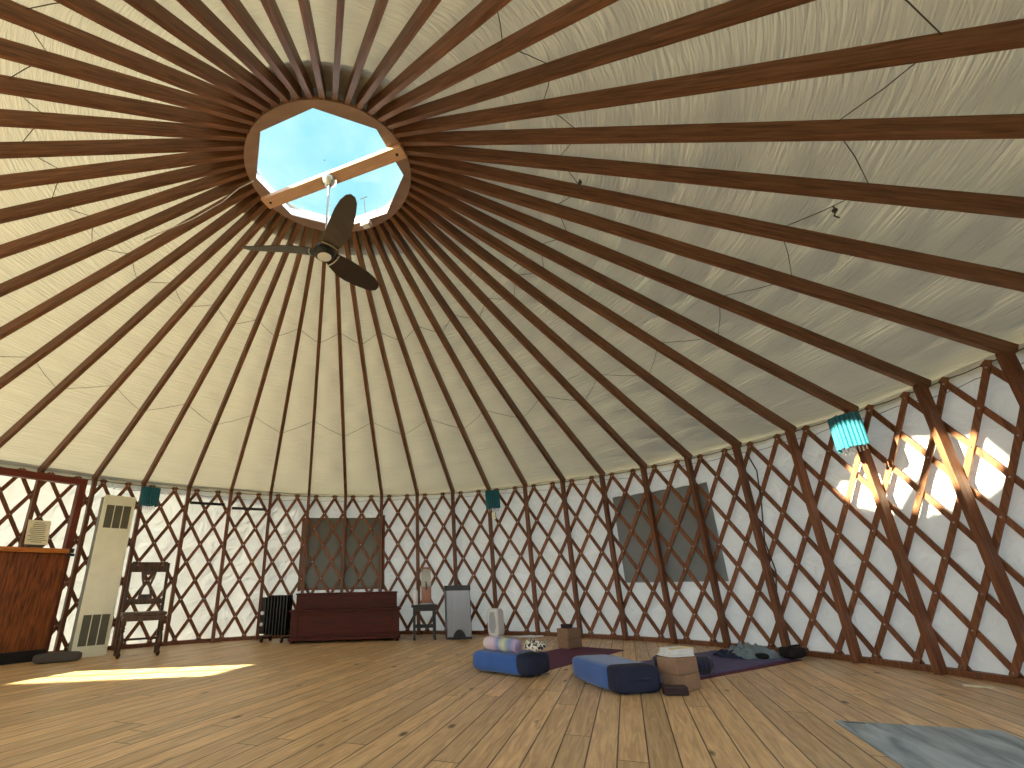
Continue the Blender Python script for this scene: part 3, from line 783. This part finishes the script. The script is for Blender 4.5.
b = MB(); b.box((0, 0.0, 0.165), (0.215, 0.004, 0.27), rot=tilt); b.obj('sheet', M['paper'], nt_)
b = MB()
for i in range(11):
    wl = (0.10 if i in (0, 10) else random.uniform(0.12, 0.18)); z_ = 0.27-i*0.021
    b.box((random.uniform(-0.01, 0.01), -0.0055-(z_-0.165)*-math.tan(math.radians(10)), z_), (wl, 0.0015, 0.006))
b.obj('printed_lines', M['ink'], nt_)
b = MB(); b.box((0.0, 0.03, 0.02), (0.15, 0.07, 0.038), bev=0.006); b.box((0.02, 0.033, 0.10), (0.17, 0.005, 0.16), rot=tilt); b.obj('stand', M['rubber'], nt_)

# dark grey pad on the floor by the door
b = MB(); b.superbox((0, 0, 0.047), (0.42, 0.17, 0.092), 0.45, disp=0.01)
tag(place(b.obj('floor_pad', M['rubber'], smooth=True), (-3.12, 2.42, 0.0), math.radians(40)), 'dark grey stuffed pad on the floor between half door and heater', 'pad')

# ------------------------------------------------------------------ tall wall heater
ht = thing('wall_heater', 'tall cream enamelled wall furnace standing left of the antique chair', 'heater', pol(1.36, 4.13), rotk(1.36))
b = MB(); b.box((0, 0.095, 0.90), (0.33, 0.17, 1.76), bev=0.006); b.obj('body', M['heater_side'], ht)
b = MB(); b.box((0, 0.0, 0.90), (0.345, 0.03, 1.78), bev=0.006); b.box((0, -0.0165, 1.33), (0.345, 0.003, 0.005)); b.obj('front_panel', M['heater'], ht)
b = MB(); b.box((0, 0.03, 0.02), (0.30, 0.1, 0.04)); b.obj('plinth', M['heater'], ht)
for z0, z1, nm in ((1.40, 1.67, 'upper_grille'), (0.115, 0.435, 'lower_grille')):
    b = MB()
    for i in (-1, 0, 1):
        cxx = i*0.092
        b.box((cxx, -0.0165, (z0+z1)/2), (0.080, 0.004, z1-z0))
        nn = 16
        for q in range(nn): b.box((cxx, -0.020, z0+(q+0.5)*(z1-z0)/nn), (0.076, 0.006, 0.006), rot=RX(0.5))
    b.obj(nm, M['grille'], ht)

# ------------------------------------------------------------------ antique chair
ch = thing('antique_chair', 'antique dark oak chair with turned front legs beside the tall heater', 'chair', (-2.52, 2.82, 0), math.radians(34))
SW, SD = 0.44, 0.38
b = MB(); b.box((0, 0, 0.435), (SW, SD, 0.035), bev=0.008); b.box((0, -SD/2+0.02, 0.395), (SW-0.03, 0.022, 0.06)); b.box((0, SD/2-0.02, 0.395), (SW-0.03, 0.022, 0.06)); b.box((-SW/2+0.025, 0, 0.395), (0.022, SD-0.05, 0.06)); b.box((SW/2-0.025, 0, 0.395), (0.022, SD-0.05, 0.06))
b.obj('seat', M['dark_wood'], ch)
for sx_ in (-1, 1):
    b = MB(); prof = [(0.012, 0), (0.022, 0.02), (0.024, 0.04), (0.014, 0.055), (0.016, 0.08), (0.026, 0.12), (0.028, 0.16), (0.020, 0.22), (0.014, 0.25), (0.026, 0.265), (0.014, 0.28), (0.026, 0.295), (0.014, 0.31), (0.024, 0.33), (0.024, 0.40)]
    b.lathe(prof, 14, (sx_*(SW/2-0.03), -SD/2+0.03, 0)); b.obj('leg', M['dark_wood'], ch)
    b = MB(); b.prism([(SD/2-0.04, 0), (SD/2-0.005, 0), (SD/2+0.0, 0.45), (SD/2+0.07, 1.00), (SD/2+0.035, 1.00), (SD/2-0.035, 0.45)], sx_*(SW/2-0.02)-0.016, sx_*(SW/2-0.02)+0.016, 'yz'); b.obj('leg', M['dark_wood'], ch)
bk = lambda z: SD/2+0.0+0.07*(z-0.45)/0.55-0.01
b = MB(); b.box((0, bk(0.93), 0.93), (SW-0.05, 0.024, 0.075), rot=RX(-0.12), bev=0.006); b.box((0, bk(0.985), 0.985), (SW*0.55, 0.022, 0.05), rot=RX(-0.12), bev=0.01)
b.box((-SW/2+0.05, bk(0.99), 0.99), (0.05, 0.024, 0.05), bev=0.008); b.box((SW/2-0.05, bk(0.99), 0.99), (0.05, 0.024, 0.05), bev=0.008); b.obj('crest_rail', M['dark_wood'], ch)
b = MB(); b.box((0, bk(0.56), 0.56), (SW-0.05, 0.022, 0.06), rot=RX(-0.12), bev=0.005); b.obj('lower_rail', M['dark_wood'], ch)
b = MB()
for sx_ in (-1, 1):
    b.prism([(sx_*0.045, 0.58), (sx_*0.075, 0.58), (sx_*0.07, 0.66), (sx_*0.045, 0.74), (sx_*0.07, 0.82), (sx_*0.085, 0.90), (sx_*0.05, 0.90), (sx_*0.04, 0.82), (sx_*0.02, 0.74), (sx_*0.04, 0.66)], bk(0.74)-0.01, bk(0.74)+0.01, 'xz')
b.box((0, bk(0.60), 0.61), (0.12, 0.018, 0.06)); b.box((0, bk(0.88), 0.88), (0.15, 0.018, 0.04)); b.obj('back_splat', M['dark_wood'], ch)
for sx_ in (-1, 1):
    b = MB(); b.cyl((sx_*(SW/2-0.03), -SD/2+0.03, 0.17), (sx_*(SW/2-0.03), SD/2-0.02, 0.17), 0.012, n=10); b.obj('stretcher', M['dark_wood'], ch)
b = MB(); b.cyl((-SW/2+0.03, 0, 0.17), (SW/2-0.03, 0, 0.17), 0.012, n=10); b.obj('stretcher', M['dark_wood'], ch)

# ------------------------------------------------------------------ wall lamps with glass-rod shades
def wall_lamp(k, r, ztop, w, h, label, hang=0.0, box=False, rz=0.0):
    t = thing('wall_lamp', label, 'wall lamp', pol(k, r, ztop-h), rotk(k)+rz, 'glass rod wall lamps')
    b = MB(); n = 11
    for i in range(n):
        a = PI*(i+0.5)/n; x = -w/2*math.cos(a); y = -0.55*w/2*math.sin(a)
        zb = random.uniform(-0.012, 0.012)
        b.cyl((x, y, zb), (x, y, h), 0.0135*w/0.22, n=8)
    b.obj('shade', M['glass_teal'], t)
    b = MB(); b.box((0, 0.02, h*0.5), (w*0.6, 0.012, h*0.9)); b.box((0, -0.02, h-0.015), (w*0.5, 0.07, 0.012)); b.cyl((0, -0.02, h*0.35), (0, -0.02, h-0.02), 0.025, n=12); b.obj('bracket', M['darkmetal'], t)
    b = MB()
    for i in range(7):
        x = -w/2*0.75+w*0.75*i/6; y = 0.008
        b.cyl((x, y, random.uniform(-0.05, -0.03)), (x, y, 0.03), 0.005, n=6)
    b.obj('bead_fringe', M['steel'], t)
    if box:
        b = MB(); b.box((0, 0.01, -0.10), (0.06, 0.04, 0.10), bev=0.004); b.obj('switch_box', M['heater'], t)
    return t
wall_lamp(2.12, 4.48, 1.995, 0.21, 0.25, 'teal glass-rod wall lamp above the antique chair, right of the heater top')
wall_lamp(11.17, 4.48, 2.00, 0.20, 0.27, 'dark teal wall lamp on the far wall above the air purifier', box=True)
wall_lamp(19.15, 4.42, 1.97, 0.24, 0.28, 'bright sunlit blue glass-rod wall lamp high on the right wall', rz=0.0)

# ------------------------------------------------------------------ peg rails
for k0, k1, z, lab in ((3.05, 3.88, 1.85, 'dark peg rail on the left wall, the left and higher one'), (4.05, 4.9, 1.805, 'dark peg rail on the left wall, the right and lower one')):
    km = (k0+k1)/2; L_ = (k1-k0)*STEP*R*0.98
    t = thing('peg_rail', lab, 'peg rail', pol(km, R-0.012, z), rotk(km), 'peg rails')
    b = MB(); b.box((0, 0, 0), (L_, 0.020, 0.038), bev=0.003); b.obj('rail', M['darkmetal'], t)
    for i in range(6):
        x = -L_/2+0.04+(L_-0.08)*i/5
        b = MB(); b.tube([(x, -0.008, 0), (x, -0.035, -0.012), (x, -0.045, 0.008)], 0.005, 6); b.obj('peg', M['darkmetal'], t)

# dangling wire on the right wall
b = MB(); b.tube([pol(17.12, R+0.08, 1.96), pol(17.22, R+0.083, 1.75), pol(17.15, R+0.08, 1.4), pol(17.04, R+0.083, 1.05), pol(17.10, R+0.08, 0.75), pol(16.98, R+0.083, 0.45), pol(17.0, R+0.08, 0.06)], 0.007, 6)
tag(b.obj('dangling_cord', M['wire']), 'dark cord hanging down the lattice right of the grey covered window', 'cord')

# ------------------------------------------------------------------ oil radiator
rd = thing('oil_radiator', 'black finned oil radiator at the left end of the mahogany cabinet', 'radiator', (-1.33, 3.98, 0), math.radians(-14))
for i in range(7):
    x = -0.10+i*0.047
    b = MB(); b.box((x, 0, 0.335), (0.018, 0.15, 0.50), bev=0.008); b.obj('fin', M['black'], rd)
for z in (0.13, 0.54):
    b = MB(); b.cyl((-0.14, 0, z), (0.21, 0, z), 0.022, n=12); b.obj('manifold', M['black'], rd)
b = MB(); b.box((-0.165, 0, 0.33), (0.07, 0.165, 0.46), bev=0.01); b.obj('control_box', M['black'], rd)
for z in (0.36, 0.22):
    b = MB(); b.cyl((-0.165, -0.083, z), (-0.165, -0.098, z), 0.024, n=14); b.obj('dial', M['white'], rd)
for x in (-0.13, 0.17):
    b = MB(); b.box((x, 0, 0.055), (0.03, 0.24, 0.02)); ft = b.obj('foot', M['black'], rd)
    for y in (-0.11, 0.11): b = MB(); b.cyl((x-0.012, y, 0.025), (x+0.012, y, 0.025), 0.025, n=12); b.obj('caster', M['black'], ft)

# ------------------------------------------------------------------ mahogany cabinet (low, with a set-back upper case)
an = math.atan2(0.17, 1.46)
cb = thing('mahogany_cabinet', 'long low mahogany cabinet with a set-back top under the olive window', 'cabinet', (-0.335, 3.72, 0), an)
b = MB(); b.box((0, 0.28, 0.215), (1.42, 0.54, 0.33), bev=0.004); b.obj('lower_case', M['mahogany'], cb)
b = MB(); b.box((0, 0.275, 0.388), (1.47, 0.58, 0.022), bev=0.006); b.obj('ledge', M['mahogany'], cb)
b = MB(); b.box((0, 0.40, 0.49), (1.38, 0.28, 0.19), bev=0.004); b.box((0, 0.40, 0.592), (1.40, 0.31, 0.018), bev=0.004); b.obj('upper_case', M['mahogany'], cb)
b = MB(); b.box((0, 0.0, 0.22), (1.22, 0.02, 0.24), bev=0.006)
b.box((0, 0.004, 0.355), (1.42, 0.03, 0.03), bev=0.004); b.box((-0.66, 0.004, 0.21), (0.09, 0.025, 0.31), bev=0.003); b.box((0.66, 0.004, 0.21), (0.09, 0.025, 0.31), bev=0.003); b.obj('front_panel', M['mahogany'], cb)
b = MB(); b.box((0, 0.27, 0.05), (1.45, 0.57, 0.035), bev=0.006)
b.obj('base_moulding', M['mahogany'], cb)
for x in (-0.68, 0.68):
    for y in (0.03, 0.51):
        b = MB(); b.lathe([(0.018, 0), (0.028, 0.012), (0.022, 0.033)], 12, (x, y, 0)); b.obj('foot', M['mahogany'], cb)

# ------------------------------------------------------------------ stool, urn, bottle
stl = thing('black_stool', 'small black stool carrying the drink urn, left of the steel bin', 'stool', (0.70, 3.93, 0), math.radians(2))
b = MB(); b.box((0, 0, 0.412), (0.35, 0.30, 0.03), bev=0.005); b.obj('seat', M['black_wood'], stl)
b = MB(); b.box((0, -0.12, 0.375), (0.27, 0.02, 0.045)); b.box((0, 0.12, 0.375), (0.27, 0.02, 0.045)); b.box((-0.13, 0, 0.375), (0.02, 0.24, 0.045)); b.box((0.13, 0, 0.375), (0.02, 0.24, 0.045)); b.obj('apron', M['black_wood'], stl)
for x in (-0.135, 0.135):
    for y in (-0.125, 0.125):
        b = MB(); b.box((x, y, 0.199), (0.035, 0.035, 0.396), bev=0.002); b.obj('leg', M['black_wood'], stl)
for y in (-0.125, 0.125):
    b = MB(); b.box((0, y, 0.16), (0.26, 0.018, 0.025)); b.obj('stretcher', M['black_wood'], stl)
un = thing('drink_urn', 'glass drink urn half full of brown tea standing on the black stool', 'drink dispenser', (0.735, 3.92, 0.428), 0)
b = MB(); b.box((0, 0, 0.012), (0.16, 0.16, 0.02), bev=0.004); b.obj('base', M['clear'], un)
b = MB(); b.box((0, 0, 0.128), (0.135, 0.135, 0.205), bev=0.012); b.obj('tea', M['tea'], un)
b = MB(); b.lathe([(0.085, 0.024), (0.092, 0.035), (0.092, 0.44), (0.083, 0.46), (0.0005, 0.46)], 4, mt=RZ(PI/4)); b.obj('tank', M['urn_glass'], un)
b = MB(); b.box((0, 0, 0.472), (0.17, 0.17, 0.02), bev=0.006); b.obj('lid', M['tea'], un)
b = MB(); b.cyl((0, -0.066, 0.255), (0, -0.12, 0.255), 0.012, n=10); b.cyl((0, -0.11, 0.19), (0, -0.11, 0.28), 0.010, n=10); b.box((0, -0.115, 0.29), (0.035, 0.012, 0.012)); b.obj('spigot', M['black'], un)
bo = thing('bottle', 'slim white bottle on the black stool left of the drink urn', 'bottle', (0.588, 3.89, 0.428), 0)
b = MB(); b.lathe([(0.0005, 0), (0.030, 0.0), (0.031, 0.01), (0.031, 0.16), (0.026, 0.18), (0.016, 0.192), (0.0005, 0.192)], 18); b.obj('body', M['white'], bo, smooth=True)
b = MB(); b.lathe([(0.0005, 0.192), (0.016, 0.192), (0.015, 0.215), (0.0005, 0.217)], 14); b.obj('cap', M['steel'], bo)

# ------------------------------------------------------------------ bin
bn = thing('trash_bin', 'brushed steel pedal bin with black lid against the far wall', 'trash bin', (1.16, 3.96, 0), math.radians(2))
b = MB()
b.prism([(-0.158, -0.145), (0.158, -0.145), (0.166, -0.13), (0.166, 0.15), (-0.166, 0.15), (-0.166, -0.13)], 0.03, 0.60, 'xy'); b.obj('body', M['brushed'], bn)
b = MB(); b.prism([(-0.160, -0.150), (0.160, -0.150), (0.172, -0.135), (0.172, 0.155), (-0.172, 0.155), (-0.172, -0.135)], 0.60, 0.665, 'xy'); b.obj('lid', M['black'], bn)
b = MB(); b.prism([(-0.165, -0.14), (0.165, -0.14), (0.165, 0.15), (-0.165, 0.15)], 0.0, 0.03, 'xy'); b.obj('base', M['black'], bn)
b = MB(); b.prism([(0.085*math.cos(t*PI/14), 0.0+0.115*math.sin(t*PI/14)) for t in range(15)], -0.158, -0.144, 'xz'); b.obj('pedal_arch', M['black'], bn)
b = MB(); b.box((0, -0.165, 0.018), (0.08, 0.04, 0.012), bev=0.003); b.obj('pedal', M['darkmetal'], bn)

# ------------------------------------------------------------------ air purifier
ap = thing('air_purifier', 'small white air purifier with oval grille on the floor right of the bin', 'air purifier', (1.665, 3.90, 0), math.radians(-34))
b = MB(); b.superbox((0, 0, 0.195), (0.17, 0.20, 0.335), 0.28); b.obj('body', M['white'], ap, smooth=True)
b = MB(); b.superbox((0, 0, 0.016), (0.15, 0.19, 0.032), 0.4); b.obj('base', M['white'], ap, smooth=True)
b = MB(); b.superbox((0, -0.094, 0.195), (0.095, 0.022, 0.27), 0.4); b.obj('grille', M['pur_grille'], ap, smooth=True)
b = MB(); b.tube([(0.058*math.sin(2*PI*i/24), -0.1, 0.195+0.135*math.cos(2*PI*i/24)) for i in range(24)], 0.006, 6, True); b.obj('grille_rim', M['white'], ap)
# tangle of white cord
b = MB(); pts = []
for i in range(60):
    a = i*0.55; rr_ = 0.05+0.05*math.sin(i*0.37)
    pts.append((2.02+rr_*1.6*math.cos(a)+0.002*i, 3.86+rr_*math.sin(a)*0.8, 0.008+0.012*abs(math.sin(i*0.9))))
pts = [(1.78, 3.98, 0.008), (1.86, 3.90, 0.008)]+pts+[(2.25, 3.84, 0.008)]
b.tube(pts, 0.005, 6)
tag(b.obj('power_cord', M['white']), 'tangled white power cord on the floor right of the air purifier', 'cord')

# ------------------------------------------------------------------ yoga mats
def slab(name, w, l, t, mat, bev=0.0, cr_=0.0):
    b = MB(); bm = b.bm
    nx, ny = 10, 24
    b.box((0, 0, t/2), (w, l, t))
    return b.obj(name, mat)
o = slab('yoga_mat', 0.60, 1.66, 0.006, M['plum'])
tag(place(o, (2.03, 2.06, 0.0), math.radians(-43.4)), 'plum purple yoga mat running back from the left bolster', 'yoga mat', 'yoga mats')
o = slab('yoga_mat', 0.70, 1.92, 0.006, M['maroon'])
tag(place(o, (3.055, 1.405, 0.0), math.radians(30.7-90)), 'maroon yoga mat showing as a thin edge under the violet mat', 'yoga mat', 'yoga mats')
o = slab('yoga_mat', 0.70, 1.92, 0.007, M['violet'])
tag(place(o, (3.017, 1.44, 0.0065), math.radians(31.2-90)), 'violet blue yoga mat with the clothes pile, spread on the maroon mat', 'yoga mat', 'yoga mats')
o = slab('yoga_mat', 0.64, 1.80, 0.006, M['mat_grey'])
o.location = (2.83, -1.26, 0); o.rotation_euler = (0, 0, math.radians(-20.5))
tag(o, 'pale grey-blue marbled yoga mat in the lower right foreground', 'yoga mat', 'yoga mats')
b = MB()
for i in range(4): b.box((-0.275+0.022*i, 0.875, 0.0066), (0.013, 0.022 if i % 2 else 0.028, 0.0008), rot=RZ(0.3))
b.obj('printed_mark', M['darkmetal'], o)

# ------------------------------------------------------------------ bolsters
def bolster(loc, rz, L_, Wd, Hh, label, capfrac=0.16):
    t = thing('bolster', label, 'bolster', loc, rz, 'blue bolsters')
    b = MB(); b.superbox((0, 0, Hh/2+0.002), (L_, Wd, Hh), 0.34, 48, 18, disp=0.012, seed=loc[0]*3); cov = b.obj('cover', M['bolster'], t, smooth=True)
    # piping round both edges
    for z in (0.26, 0.78):
        b = MB(); pts = []
        for i in range(56):
            a = 2*PI*i/56; e_ = 0.34
            x = math.copysign(abs(math.cos(a))**e_, math.cos(a))*L_/2*0.975; y = math.copysign(abs(math.sin(a))**e_, math.sin(a))*Wd/2*0.975
            pts.append((x, y, Hh*z))
        b.tube(pts, 0.0035, 5, True); b.obj('piping', M['bolster'], t)
    # darker end panel and its carrying handle
    b = MB(); b.superbox((L_/2-0.058, 0, Hh/2+0.002), (0.150, Wd*0.992, Hh*0.988), 0.34, 36, 14); b.obj('end_panel', M['bolster_end'], t, smooth=True)
    b = MB(); b.tube([(L_/2+0.012, -0.08, Hh*0.55), (L_/2+0.030, -0.05, Hh*0.56), (L_/2+0.034, 0.0, Hh*0.56), (L_/2+0.030, 0.05, Hh*0.56), (L_/2+0.012, 0.08, Hh*0.55)], 0.008, 6); b.obj('handle', M['bolster_end'], t)
    return t
bolster((1.43, 1.29, 0.0072), math.radians(-45), 0.585, 0.33, 0.155, 'blue bolster with the striped rolled blanket on it, at left')
bolster((2.075, 0.70, 0.0), math.radians(-78.5), 0.64, 0.345, 0.165, 'empty blue bolster nearest the camera, left of the stacked blocks')

# rolled blanket and scarf on the left bolster
b = MB(); n = 18; pts = []; rad = []
for i in range(n+1):
    f = i/n; pts.append((f*0.36, 0.006*math.sin(f*5), 0.052)); rad.append(0.052*(0.62 if i in (0,) else (0.86 if i in (1, n) else 1.0))*(1+0.05*math.sin(i*1.9)))
b.tube(pts, 0.052, 18, radii=rad)
o = b.obj('rolled_blanket', M['blanket'], smooth=True)
P0 = Vector((1.25, 1.33, 0.1675)); P1 = Vector((1.50, 1.05, 0.1675))
place(o, P0, math.atan2(P1.y-P0.y, P1.x-P0.x)); tag(o, 'rolled pastel striped blanket lying on the left bolster', 'blanket')
b = MB()
for i in range(7):
    b.superbox((random.uniform(-0.075, 0.06), random.uniform(-0.06, 0.05), 0.035+0.03*random.random()), (0.12, 0.085, 0.05), 0.8, 16, 10, mt=RZ(random.uniform(0, 3)) @ RX(random.uniform(-0.4, 0.4)), disp=0.03, seed=i)
o = b.obj('crumpled_scarf', M['scarf'], smooth=True)
tag(place(o, (1.625, 1.045, 0.180), 0.3), 'crumpled black and white scarf beside the rolled blanket on the left bolster', 'scarf')

# ------------------------------------------------------------------ yoga blocks
def block(loc, rz, label, group=None):
    b = MB(); b.box((0, 0, 0.0495), (0.23, 0.15, 0.099), bev=0.009)
    o = b.obj('yoga_block', M['cork']); place(o, loc, math.radians(rz)); tag(o, label, 'yoga block', 'brown yoga blocks'); return o
block((2.32, 2.70, 0.0065), 35, 'lower brown yoga block of the stack on the plum mat')
block((2.322, 2.697, 0.1060), 38, 'upper brown yoga block of the stack on the plum mat')
block((2.485, 0.525, 0.0), 39, 'lower brown yoga block of the near stack by the violet mat')
block((2.478, 0.53, 0.0995), 32, 'upper brown yoga block of the near stack, under the folded towel')
def strap_roll(loc, rz, label, s=1.0):
    b = MB(); pts = []
    for i in range(60):
        a = i*0.42; r_ = 0.012+0.0009*i
        pts.append((r_*math.cos(a)*s, r_*math.sin(a)*0.9*s))
    # a flat strap wound up: rectangular band standing on edge
    bm = b.bm; A = []
    for (x, y) in pts: A.append((bm.verts.new((x, y, 0.0)), bm.verts.new((x, y, 0.038))))
    for i in range(len(A)-1): bm.faces.new((A[i][0], A[i+1][0], A[i+1][1], A[i][1]))
    o = b.obj('yoga_strap', M['strap'])
    sm = o.modifiers.new('thick', 'SOLIDIFY'); sm.thickness = 0.005; sm.offset = 0
    tag(place(o, loc, rz), label, 'yoga strap', 'dark yoga straps'); return o
strap_roll((2.30, 2.70, 0.2055), 0.3, 'dark coiled strap on top of the yoga blocks on the plum mat')
stp = thing('strap_case', 'small dark brown pouch on the floor in front of the near block stack', 'pouch', (2.352, 0.352, 0), math.radians(-8))
b = MB(); b.box((0, 0, 0.028), (0.15, 0.07, 0.055), bev=0.014); b.obj('body', M['strap'], stp)
b = MB(); b.box((0, -0.036, 0.034), (0.12, 0.003, 0.006)); b.obj('zipper', M['darkmetal'], stp)

# folded towel on the near block stack
tw = thing('folded_towel', 'folded white towel on top of the near stack of yoga blocks', 'towel', (2.478, 0.53, 0.199), math.radians(15))
for i in range(4):
    b = MB(); b.superbox((0.004*i, 0, 0.008+0.0125*i), (0.215-0.008*i, 0.15, 0.015), 0.35, 24, 8, mt=RZ(0.05*i), disp=0.004, seed=i); b.obj('fold', M['towel'], tw, smooth=True)
M['trimy'] = simple('towel_cream_border', srgb(214, 200, 160), 0.95)
b = MB(); b.tube([(-0.10, -0.07, 0.056), (-0.03, -0.075, 0.060), (0.05, -0.07, 0.058), (0.10, -0.055, 0.05), (0.108, 0.0, 0.035), (0.10, 0.05, 0.05)], 0.006, 6); b.obj('border', M['trimy'], tw)

# navy rolled blanket behind the blocks
b = MB()
for y_, s_ in ((0.0, 1.0),):
    pts = [(-0.21+0.42*i/14, 0.0, 0.062) for i in range(15)]
    b.tube(pts, 0.06, 18, radii=[0.045 if i in (0, 14) else 0.061+0.002*math.sin(i*2) for i in range(15)])
for x in (-0.12, -0.09, 0.12, 0.15):
    b.tube([(x, 0.062*math.cos(2*PI*i/16), 0.062+0.062*math.sin(2*PI*i/16)) for i in range(16)], 0.003, 5, True)
o = b.obj('rolled_blanket', M['navy'], smooth=True)
tag(place(o, (2.74, 1.02, 0.0145), math.radians(-12)), 'dark navy rolled blanket lying behind the near block stack', 'blanket')

# ------------------------------------------------------------------ clothes pile on the far end of the violet mat
cl = thing('clothes_pile', 'heap of grey-blue and navy clothes on the far end of the violet mat', 'clothes', (3.74, 1.78, 0.0145), 0)
def drape(name, cx_, cy_, rx_, ry_, h_, mat, seed, rough=9):
    b = MB(); bm = b.bm; n = 34; V = []
    for i in range(n+1):
        row = []
        for j in range(n+1):
            u_, v_ = -1+2*i/n, -1+2*j/n
            p = Vector((cx_+u_*rx_, cy_+v_*ry_, 0))
            d_ = math.sqrt(u_*u_+v_*v_)*(1+0.25*noise.noise(Vector((u_*1.5, v_*1.5, seed))))
            q = max(0, 1-d_)
            z = h_*(q**0.5)*(0.62+0.9*abs(noise.noise(Vector((p.x*rough, p.y*rough, seed)))))
            # pull the border inwards so its outline is irregular
            sc_ = min(1.0, 1.0/max(d_, 1e-6)) if d_ > 1 else 1.0
            row.append(bm.verts.new((cx_+u_*rx_*sc_, cy_+v_*ry_*sc_, z+0.002)))
        V.append(row)
    for i in range(n):
        for j in range(n): bm.faces.new((V[i][j], V[i+1][j], V[i+1][j+1], V[i][j+1]))
    o = b.obj(name, mat, cl, smooth=True)
    sm = o.modifiers.new('thick', 'SOLIDIFY'); sm.thickness = 0.004
    return o
drape('sweater', 0.01, -0.01, 0.22, 0.20, 0.12, M['clothes'], 1.3, 15)
drape('trousers', -0.06, 0.03, 0.24, 0.20, 0.075, M['clothes_dark'], 5.1, 16)
b = MB(); b.superbox((-0.03, -0.185, 0.026), (0.12, 0.08, 0.046), 0.7, disp=0.01); b.obj('sock', M['blackcloth'], cl, smooth=True)
bg_ = thing('black_bag', 'flat black bag at the foot of the wall right of the clothes heap', 'bag', (4.04, 1.66, 0.016), math.radians(22))
b = MB(); b.superbox((0, 0, 0.045), (0.22, 0.14, 0.088), 0.4, disp=0.012, seed=4); b.obj('body', M['blackcloth'], bg_, smooth=True)
b = MB(); b.tube([(-0.08, -0.02, 0.086), (-0.05, -0.04, 0.10), (0.05, -0.04, 0.10), (0.08, -0.02, 0.086)], 0.007, 6); b.obj('strap', M['blackcloth'], bg_)

# white card by the right wall
b = MB(); b.box((0, 0, 0.003), (0.14, 0.07, 0.005), bev=0.001)
tag(place(b.obj('paper_card', M['paper']), (4.36, 0.42, 0.0), math.radians(-40)), 'small white card on the floor at the foot of the right wall', 'card')
